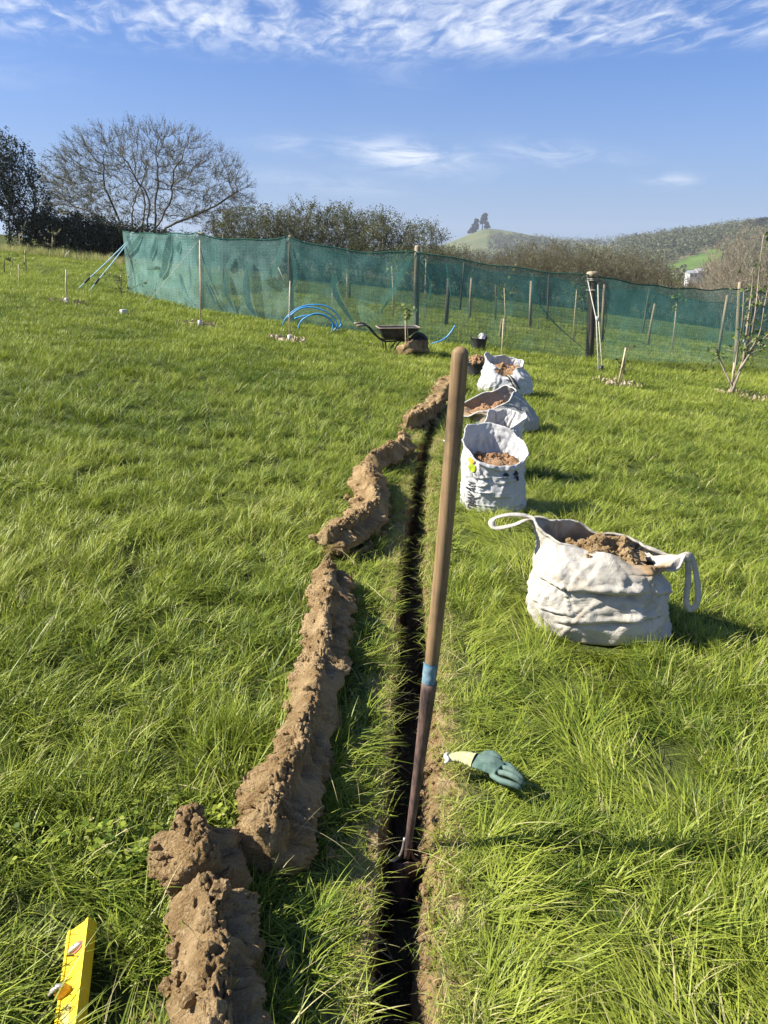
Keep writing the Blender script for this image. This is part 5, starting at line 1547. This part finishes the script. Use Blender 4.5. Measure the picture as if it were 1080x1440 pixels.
def printed_sack():
    b = G(693, 717); e = empty('sack', b, 'tall white sack with orange and lime dots and black print, gaping open', 'sack', 'filled sacks along the trench')
    def rim(P, q, a):
        sa, ca = np.sin(a)[None], np.cos(a)[None]; u = np.clip((q[:, None] - .62) / .38, 0, 1) ** 1.4
        P[:, :, 2] *= 1.10
        P[:, :, 2] += u * (.105 * sa - .035 * ca) - u * np.clip(-sa - .2, 0, 1) * .03 * (1 + ca)
        P[:, :, 1] += u * .012 * sa
        return P
    s = Sack(b, [(0, 0, .01, .06, .195, .165, 2.4), (.05, .015, .012, .06, .212, .18, 2.4), (.25, .10, .006, .06, .212, .18, 2.4), (.48, .20, 0, .06, .205, .175, 2.3), (.62, .26, -.01, .06, .20, .17, 2.2),
                     (.72, .31, -.008, .06, .20, .165, 2.1), (.86, .365, 0, .06, .205, .165, 2.0), (1, .40, .0, .06, .212, .17, 2.0)], 8, wr=.36,
             folds=[(200, 350, .50, .58, .016, .022), (215, 355, .40, .52, .014, .02), (190, 300, .34, .30, .014, .02), (220, 350, .22, .30, .011, .02), (200, 330, .15, .12, .010, .018), (270, 359, .66, .74, .014, .022)], rimfn=rim)
    body = s.build('body', M['sack'], e, lambda p: .25 * np.clip(1 - p[:, 2] / .06, 0, 1)); s.hem(.005, M['sack'], body)
    s.fill(.66, M['rubble'], e, .05, 9, 60, .97, .05)
    cols = {'amber_dot': ((.80, .36, .03), 222, .80, .024), 'orange_dot': ((.78, .16, .03), 247, .81, .020), 'lime_dot': ((.36, .44, .02), 226, .68, .029)}
    for nme, (c, an, v, r) in cols.items():
        mt = simple(nme + '_print', c, tuple(k * .85 for k in c), 25, .6, .3); m = MB(); n = 22
        rows = [[s.at(v + r * k * math.sin(t) / .42, an + math.degrees(r * k * math.cos(t) / .2), .006) for t in np.arange(n) * 2 * math.pi / n] for k in (1, .66, .33, .02)]
        m.grid(np.array(rows), True); m.build('printed_dot', mt, body)
    m = None
    def stroke(v0, a0, v1, a1, w=.0045):
        nonlocal m
        k = np.linspace(0, 1, 7); q = np.array([s.at(v0 + (v1 - v0) * t, a0 + (a1 - a0) * t, .005) for t in k]); t = np.gradient(q, axis=0); t /= np.linalg.norm(t, axis=1)[:, None] + 1e-9
        nn = np.array([s.at(v0 + (v1 - v0) * x, a0 + (a1 - a0) * x, .02) for x in k]) - q; sd_ = np.cross(t, nn); sd_ /= np.linalg.norm(sd_, axis=1)[:, None] + 1e-9
        m.grid(np.stack([q - sd_ * w, q + sd_ * w], 1))
    # worn column of tall letters down the left of the front, a faint line of small ones above, arrows on the right
    for k, (v, sh) in enumerate(((.44, 'N'), (.37, 'K'), (.30, 'Z'), (.235, 'V'), (.17, 'N'), (.11, 'U'))):
        a0, a1, h = 213, 232, .023; m = MB()
        if sh in 'N': stroke(v + h, a0, v + h, a1); stroke(v + h, a1, v - h, a0); stroke(v - h, a0, v - h, a1)
        if sh == 'K': stroke(v + h, a0, v - h, a0 + 2); stroke(v, a0, v + h, a1); stroke(v, a0, v - h, a1)
        if sh == 'Z': stroke(v + h, a0, v - h, a1); stroke(v - h, a0, v - h, a1)
        if sh == 'V': stroke(v + h, a1, v, a0); stroke(v, a0, v - h, a1)
        if sh == 'U': stroke(v + h, a0, v + h, a1); stroke(v - h, a0, v - h, a1); stroke(v + h, a0, v - h, a0)
        m.build('letter', M['print'], body, False)
    m = MB()
    for k in range(9):
        a0 = 222 + k * 3.6; stroke(.60 + .014 * (k % 2), a0, .575 - .01 * (k % 3), a0 + 1.2 * (k % 2), .0022)
    k = m.build('small_print', M['print'], body, False); k['kind'] = 'stuff'
    for v, an, dv, da in ((.60, 309, .035, 7), (.53, 310, -.035, 6), (.60, 287, .02, 5)):
        m = MB(); stroke(v - dv * .4, an - da, v + dv, an + da * .2, .006); stroke(v + dv, an + da * .2, v - dv * .5, an + da, .006); stroke(v - dv * .45, an - da, v - dv * .5, an + da, .006); stroke(v, an - da * .4, v, an + da * .5, .007); m.build('arrow_print', M['print'], body, False)
    m = MB(); stroke(.70, 298, .76, 314, .006); stroke(.715, 300, .70, 312, .005); stroke(.76, 314, .715, 313, .006)
    m.build('arrow_print', M['print'], body, False)
    CLEAR.append((b.x, b.y + .06, .17))


printed_sack()


def back_sack():
    b = Vector((.92, 5.95, 0)); b.z = float(gz(b.x, b.y)); e = empty('sack', b, 'white sack with a folded open top standing just behind the dotted sack', 'sack', 'filled sacks along the trench')
    def rim(P, q, a):
        sa, ca = np.sin(a)[None], np.cos(a)[None]; u = np.clip((q[:, None] - .6) / .4, 0, 1) ** 1.3
        P[:, :, 2] += u * (.07 * sa + .05 * ca - .03 * np.sin(2 * a)[None]); return P
    s = Sack(b, [(0, 0, .0, 0, .17, .15, 2.4), (.06, .02, 0, 0, .19, .165, 2.4), (.4, .17, .0, 0, .185, .16, 2.3), (.66, .29, -.01, 0, .17, .145, 2.1), (.85, .37, .0, 0, .165, .13, 2.0), (1, .43, .02, 0, .16, .12, 2.0)], 15, wr=.5, rimfn=rim)
    body = s.build('body', M['sack'], e); s.hem(.005, M['sack'], body); s.fill(.72, M['rubble'], e, .04, 12, 30)
    L = s.at(.9, 190); strap([L + (.03, 0, 0), L + (-.05, -.05, -.02), L + (-.17, -.06, -.05), L + (-.27, -.03, -.06), L + (-.2, .05, -.08), L + (-.05, .05, -.05)], .05, .008, e, M['sack'], 'loose_tie')
    CLEAR.append((b.x, b.y, .15))


back_sack()


def slumped_sack():
    b = G(704, 606); b.y += .12; e = empty('sack', b, 'slumped grey sack lying wide open to the left and spilling brown soil', 'sack', 'filled sacks along the trench')
    def rim(P, q, a):
        sa, ca = np.sin(a)[None], np.cos(a)[None]; u = np.clip((q[:, None] - .45) / .55, 0, 1) ** 1.3
        P[:, :, 2] += u * (.12 * ca + .06 * sa); P[:, :, 0] += -u * .10 + u * np.clip(-ca, 0, 1) * -.08
        return P
    s = Sack(b, [(0, 0, .05, 0, .30, .20, 2.3), (.08, .02, .05, 0, .335, .225, 2.3), (.35, .11, .05, 0, .335, .22, 2.2), (.6, .19, .02, 0, .30, .20, 2.1), (.82, .25, .0, 0, .27, .18, 2.0), (1, .285, -.02, 0, .26, .17, 2.0)], 23, wr=.55, rimfn=rim)
    body = s.build('body', M['greysack'], e, lambda p: .9 * np.clip((-p[:, 0] + .02) * 3, 0, 1) * (p[:, 2] > .1)); s.hem(.008, M['sack'], body)
    f = s.fill(.62, M['rubble'], e, .07, 14, 70, .97, .05)
    CLEAR.append((b.x, b.y, .22))


slumped_sack()


def far_sack():
    b = G(709, 556); b.y += .15; e = empty('sack', b, 'furthest white sack with a pinched mouth and a dark striped tie hanging at the front', 'sack', 'filled sacks along the trench')
    def rim(P, q, a):
        sa, ca = np.sin(a)[None], np.cos(a)[None]; u = np.clip((q[:, None] - .5) / .5, 0, 1) ** 1.3
        P[:, :, 2] += u * (.06 * sa - .02 * ca) - u * np.exp(-((a - R(265)) / .4) ** 2)[None] * .12
        P[:, :, 1] += u * np.exp(-((a - R(265)) / .45) ** 2)[None] * .12
        P[:, :, 0] += u * np.exp(-((a - R(150)) / .5) ** 2)[None] * -.06
        P[:, :, 2] += u * np.exp(-((a - R(150)) / .4) ** 2)[None] * .07
        return P
    s = Sack(b, [(0, 0, .03, 0, .32, .22, 2.5), (.08, .03, .03, 0, .345, .24, 2.5), (.35, .15, .03, 0, .34, .235, 2.4), (.58, .25, .02, 0, .30, .21, 2.2), (.8, .34, .02, 0, .25, .17, 2.0), (1, .41, .03, 0, .23, .16, 2.0)], 31, wr=.6, rimfn=rim)
    body = s.build('body', M['sack'], e); s.hem(.008, M['sack'], body); s.fill(.75, M['rubble'], e, .04, 17, 30)
    p = s.at(.93, 266, .01); q = s.at(.6, 275, .02); z = s.at(.25, 285, .025)
    for k in (-.022, 0, .022):
        m = MB(); m.tube(bez([p + (k * .4, -.01, 0), q + (k, -.01, 0), z + (k * 1.4, -.01, 0)], 12), .008, 5); m.build('tie', M['steel_dark'] if k else M['twine'], e)
    m = MB(); m.tube([p + (-.03, 0, .02), p, p + (.02, 0, -.04)], [.02, .035, .02], 7); m.build('knot', M['sack'], e)
    CLEAR.append((b.x, b.y, .24))


far_sack()

# ------------------------------------------------------------------ the long shovel standing in the trench
def shovel():
    top = D(648, 487, 1.72); foot = D(570.5, 1212, 1.77); CLEAR.append((-.05, 1.78, .045))
    e = empty('trench_shovel', foot, 'tall trenching shovel with a worn wooden handle and rusty socket standing in the trench', 'shovel')
    d = (top - foot); L = d.length; ax = d.normalized()
    def at(t, bow=0.0): return ax * (L * t) + Vector((0.012 * math.sin(t * math.pi), 0, 0))
    tb = .405                                                     # where wood meets the steel socket
    mw, nt, b, oc = mat_base('worn_ash_handle', .62, .25)
    mp = nt.nodes.new('ShaderNodeMapping'); mp.inputs['Scale'].default_value = (60, 60, 2.2); nt.links.new(oc, mp.inputs[0])
    n1 = noise(nt, mp.outputs[0], 1.6, 6, .65, .4); n2 = noise(nt, oc, 7, 5, .6)
    c = mixc(nt, n1.sstep(.3, .7), (.145, .092, .045), (.30, .20, .105)); c = mixc(nt, n2.sstep(.46, .66) * .75, c, (.085, .06, .04))
    nt.links.new(c, b.inputs['Base Color']); bump(nt, b, n1, .25, .003)
    t = np.concatenate([np.linspace(tb, .99, 40), 1 - .01 * (1 - np.array([.35, .6, .8, .93, 1.0]))])
    r = np.interp(t, [tb, .5, .75, .96, .985], [.017, .0185, .019, .0192, .0192]); k = np.clip((1 - t) / .013, 0, 1); r = r * np.sqrt(np.clip(1 - (1 - k) ** 2, 0.002, 1))
    r = r + .0006 * pn(np.stack([t * 30, 0 * t, 0 * t], 1))
    m = MB(); m.tube([at(x) for x in t], r, 20); h = m.build('handle', mw, e); recalc(h)
    m = MB(); x = np.linspace(tb + .004, tb + .045, 8); a = np.linspace(R(110), R(310), 12)                     # flaking blue paint, left side only
    u = ax.cross(Vector((0, -1, 0))).normalized(); w = ax.cross(u)
    rows = [[at(q) + (u * math.cos(k + .15 * math.sin(q * 300)) + w * math.sin(k)) * (np.interp(q, [tb, .5], [.0185, .0205]) + .0012) for k in a] for q in x]
    m.grid(np.array([[tuple(v) for v in rw] for rw in rows])); m.build('paint_band', simple('flaking_blue_paint', (.06, .17, .24), (.20, .27, .30), 30, .6, .3, .3), h)
    rust = simple('rusty_dark_steel', (.055, .038, .034), (.17, .105, .08), 45, .68, .4, .5, (1, 1, .3), .25)
    x = np.linspace(0.012, tb + .003, 30); rr = np.interp(x, [0, .05, .15, .3, tb], [.0095, .0105, .0125, .0165, .0205])
    m = MB(); m.tube([at(q) for q in x], rr, 18); s = m.build('socket', rust, e); recalc(s)
    # blade: narrow scoop going down into the dark, its top edges rolled; the left shoulder curls up and shines
    wdt, rows = .040, []
    dn = -ax; lf = Vector((-1, -.15, 0)); lf = (lf - ax * lf.dot(ax)).normalized(); fr = lf.cross(ax)
    for q in np.linspace(0, 1, 9):
        ww = wdt * (1 - .25 * q); rows.append([tuple(dn * (.20 * q - .0) + lf * ww * k - fr * (.022 * (1 - k * k)) + ax * (.02 * (1 - abs(k)))) for k in np.linspace(-1, 1, 11)])
    m = MB(); m.grid(np.array(rows)); bl = m.build('blade', rust, e); sm = bl.modifiers.new('steel', 'SOLIDIFY'); sm.thickness = .003
    worn = simple('worn_bright_steel', (.34, .31, .28), (.5, .47, .44), 60, .4, .5, .2, (1, 1, 1), .7)
    m = MB(); cur = bez([ax * .085 + lf * .010, ax * .045 + lf * .013, ax * .018 + lf * .022, ax * .006 + lf * .036, ax * .012 + lf * .050, ax * .030 + lf * .058], 22)
    m.tube(cur, np.linspace(.004, .0035, 22), 8, True); m.build('shoulder_rim', worn, bl)
    m = MB(); cur = bez([ax * .06 - lf * .010, ax * .03 - lf * .014, ax * .008 - lf * .025, ax * -.004 - lf * .045], 16); m.tube(cur, .0045, 8); m.build('shoulder_rim', rust, bl)


shovel()

# ------------------------------------------------------------------ glove and level
def glove():
    b = G(684, 1088, .075); e = empty('glove', b, 'dark green rubber work glove with a yellow cuff lying on the flattened grass', 'glove')
    K = 1 / 445.0
    def P(px, py, z): return Vector(((px - 684) * K, -(py - 1088) * K * 1.35, z))
    gm = simple('green_rubber_coating', (.045, .090, .074), (.115, .170, .140), 22, .8, .2, .5, bdist=.003)
    ym = simple('yellow_knit_cuff', (.36, .36, .17), (.45, .45, .25), 40, .9, .1, .5, bdist=.002)
    m = MB()
    palm = bez([P(664, 1066, .0), P(674, 1070, .008), P(690, 1078, .012), P(703, 1086, .010)], 14)
    m.tube(palm, np.interp(np.linspace(0, 1, 14), [0, .3, .7, 1], [.022, .036, .042, .034]), 14, True, .36)
    for pts, r in (([(690, 1090, .0), (700, 1103, .010), (712, 1109, .012), (727, 1111, .0)], .0092),
                   ([(698, 1087, .004), (710, 1097, .020), (721, 1103, .018), (732, 1105, -.002)], .0090),
                   ([(702, 1080, .004), (714, 1087, .016), (724, 1092, .010), (733, 1097, -.004)], .0088),
                   ([(704, 1074, .0), (714, 1077, .010), (722, 1082, .004), (728, 1086, -.008)], .0080),
                   ([(678, 1066, .006), (690, 1061, .014), (701, 1064, .012), (708, 1070, .0)], .0115)):
        q = bez([P(*k) for k in pts], 18); rad = r * np.interp(np.linspace(0, 1, 18), [0, .1, .45, .5, .55, .9, 1], [.9, 1, 1.05, 1.1, 1.05, 1, .55]); m.tube(q, rad, 10)
    o = m.build('hand', gm, e); recalc(o)
    rm = o.modifiers.new('skin', 'REMESH'); rm.mode = 'VOXEL'; rm.voxel_size = .0022; rm.use_smooth_shade = True
    sm = o.modifiers.new('soft', 'SMOOTH'); sm.factor = .6; sm.iterations = 5
    m = MB(); cu = bez([P(634, 1065, .006), P(646, 1064, .008), P(656, 1065, .009), P(670, 1070, .009)], 22)
    rad = np.interp(np.linspace(0, 1, 22), [0, .4, 1], [.015, .022, .031]) + .0012 * np.sin(np.arange(22) * 1.9); m.tube(cu, rad, 18, False, .55); c = m.build('cuff', ym, e); recalc(c)
    m = MB(); q = P(632, 1065, .006); a = np.linspace(0, 6.283, 19); m.tube([q + Vector((.004 * math.sin(3 * k), .016 * math.cos(k), .010 * math.sin(k))) for k in a], .0055, 7, False); m.build('cuff_hem', M['white'], e)
    for i in range(9): CLEAR.append((b.x - .10 + .025 * i, b.y + .02 - .013 * i, .036))


glove()


def level():
    a = G(111, 1300, .062); z = G(92, 1445, .055); e = empty('spirit_level', a, 'yellow spirit level lying tilted in the grass at the bottom left corner', 'spirit level')
    ax = (z - a).normalized(); roll = R(33)
    sd_ = Vector((1, 0, 0)); sd_ = (sd_ - ax * sd_.dot(ax)).normalized(); up = ax.cross(sd_); up = up if up.z > 0 else -up
    wd = (sd_ * math.cos(roll) + up * math.sin(roll)); nr = (up * math.cos(roll) - sd_ * math.sin(roll))
    Rm = Matrix((wd, ax, nr)).transposed()
    W, T, L = .058, .026, .62
    ym = simple('yellow_enamel', (.72, .50, .012), (.80, .58, .02), 18, .38, .5, .04); yd = simple('scuffed_print', (.45, .36, .16), (.62, .5, .1), 90, .6, .3)
    def box(mb, x, y, zz, dx, dy, dz_): mb.box(wd * x + ax * y + nr * zz, (dx, dy, dz_), Rm)
    m = MB(); box(m, 0, L / 2, -T / 2, W, L, T); o = m.build('body', ym, e, False); recalc(o)
    bv = o.modifiers.new('edge', 'BEVEL'); bv.width = .0025; bv.segments = 3
    m = MB()                                                     # raised lips along the two long edges of the web
    for x in (-W / 2 + .004, W / 2 - .004): box(m, x, L / 2, .0012, .007, L - .004, .0035)
    m.build('edge_lip', ym, o, False)
    # end vial: a red rimmed slot with a glassy tube across the web
    red = simple('red_vial_surround', (.42, .10, .08), (.55, .16, .12), 20, .5, .4); gl = simple('vial_glass', (.42, .45, .36), (.6, .62, .52), 30, .12, .8)
    c = wd * 0 + ax * .062; n = 28
    def oval(rx, ry, h): return [tuple(c + (wd * math.cos(k) + ax * math.sin(k) * .35) * rx * 1 + (ax * math.sin(k)) * ry + nr * h) for k in np.arange(n) * 2 * math.pi / n]
    m = MB(); m.grid(np.array([oval(.021, .006, .0005), oval(.021, .006, .003), oval(.0165, .0035, .003), oval(.0165, .0035, .0008)]), True); v = m.build('vial', red, e); recalc(v)
    m = MB(); m.tube([c - wd * .017 + nr * .002, c - wd * .008 + nr * .0045, c + wd * .008 + nr * .0045, c + wd * .017 + nr * .002], [.003, .0055, .0055, .003], 10); m.build('tube', gl, v)
    m = MB(); q = c + wd * .003 + nr * .0105; m.tube([q - wd * .0008, q + wd * .0008], .0012, 6); m.build('mark', M['print'], v)
    # a hooked clip standing up from the web
    am = simple('amber_plastic', (.75, .36, .03), (.82, .45, .05), 20, .4, .5); pm = simple('pale_metal', (.42, .38, .36), (.58, .54, .52), 30, .4, .5, 0, (1, 1, 1), .4)
    k0 = ax * .158 - wd * .012
    m = MB(); rows = [[tuple(k0 + wd * (x * s) + ax * (y * s) + nr * h) for x, y in ((-.016, -.007), (.012, -.009), (.015, .006), (-.014, .010))] for h, s in ((0, 1.0), (.010, .95), (.020, .8))]
    m.grid(np.array(rows), True, True); k = m.build('clip', am, e, False); recalc(k)
    m = MB(); m.tube([k0 + wd * .014 + nr * .021, k0 + nr * .026, k0 - wd * .016 + nr * .024, k0 - wd * .034 + nr * .016], [.004, .0075, .006, .0012], 8, True, .6); k2 = m.build('clip_blade', pm, k); recalc(k2)
    m = MB(); box(m, -.004, .215, .0006, .022, .05, .001); m.build('worn_print', yd, o, False)
    for i in range(14): p = a + ax * (i * .04); CLEAR.append((p.x, p.y, .062)); CLEAR.append((p.x + .03, p.y - .03, .05))


level()

# the clod of turf by the barrow wheel
make_clod(dict(name='turf_clod', path=[(568, 496, .26), (580, 494, .30), (597, 494, .24)], h=.20, rot=.35, seed=9, label='big square clod of turf in front of the wheelbarrow wheel'))

# ------------------------------------------------------------------ white house in the valley
def house():
    Y = 330; p = D(976, 386, Y); z0 = float(land(p.x, Y)); p.z = z0 - .5
    e = empty('house', p, 'small white house with grey roofs half hidden by trees below the bright meadow', 'house'); top = D(976, 378, Y).z - p.z
    wm = simple('white_render', (.55, .56, .56), (.65, .65, .64), 2, .8, .2); rm = simple('slate_roof', (.24, .25, .27), (.33, .34, .36), 2, .6, .3); gm = simple('dark_glass', (.02, .025, .03), (.04, .045, .05), 2, .1, .6)
    for (cx, w, d_, h) in ((-1.0, 3.4, 5, top - 1.6), (1.7, 2.2, 4, top - .8)):
        m = MB(); m.box((cx, 0, h / 2), (w, d_, h)); wl = m.build('wall', wm, e, False)
        m = MB(); a, b_ = w / 2 + .25, d_ / 2 + .25
        m.add([(cx - a, -b_, h), (cx + a, -b_, h), (cx + a, b_, h), (cx - a, b_, h), (cx - a, 0, h + 1.0), (cx + a, 0, h + 1.0)], [(0, 1, 5, 4), (2, 3, 4, 5), (0, 4, 3), (1, 2, 5), (0, 3, 2, 1)]); m.build('roof', rm, e, False)
        for k in (-1, 1):
            m = MB(); m.box((cx + k * w * .24, -d_ / 2 - .02, h - 1.0), (.8, .1, .9)); m.build('window', gm, wl, False)


house()
build_grass()

# ------------------------------------------------------------------ thin spring haze over the valley
def haze():
    m = bpy.data.materials.new('thin_haze'); m.use_nodes = True; nt = m.node_tree; nt.nodes.clear()
    o = nt.nodes.new('ShaderNodeOutputMaterial'); v = nt.nodes.new('ShaderNodeVolumePrincipled'); v.inputs['Density'].default_value = HAZE; v.inputs['Color'].default_value = (.80, .88, 1, 1); v.inputs['Anisotropy'].default_value = 0.2
    nt.links.new(v.outputs[0], o.inputs['Volume'])
    zs = [vv.co.z for vv in land_obj.data.vertices]
    z0, z1 = min(min(zs), float(gz(60, 60)), float(gz(60, -4))) - 1.5, max(zs) + 32
    mb = MB(); mb.box((0, 0, (z0 + z1) / 2), (4500, 4500, z1 - z0)); b = mb.build('haze', m, None, False); recalc(b); tag(b, kind='stuff')


HAZE = 0.00021
haze()
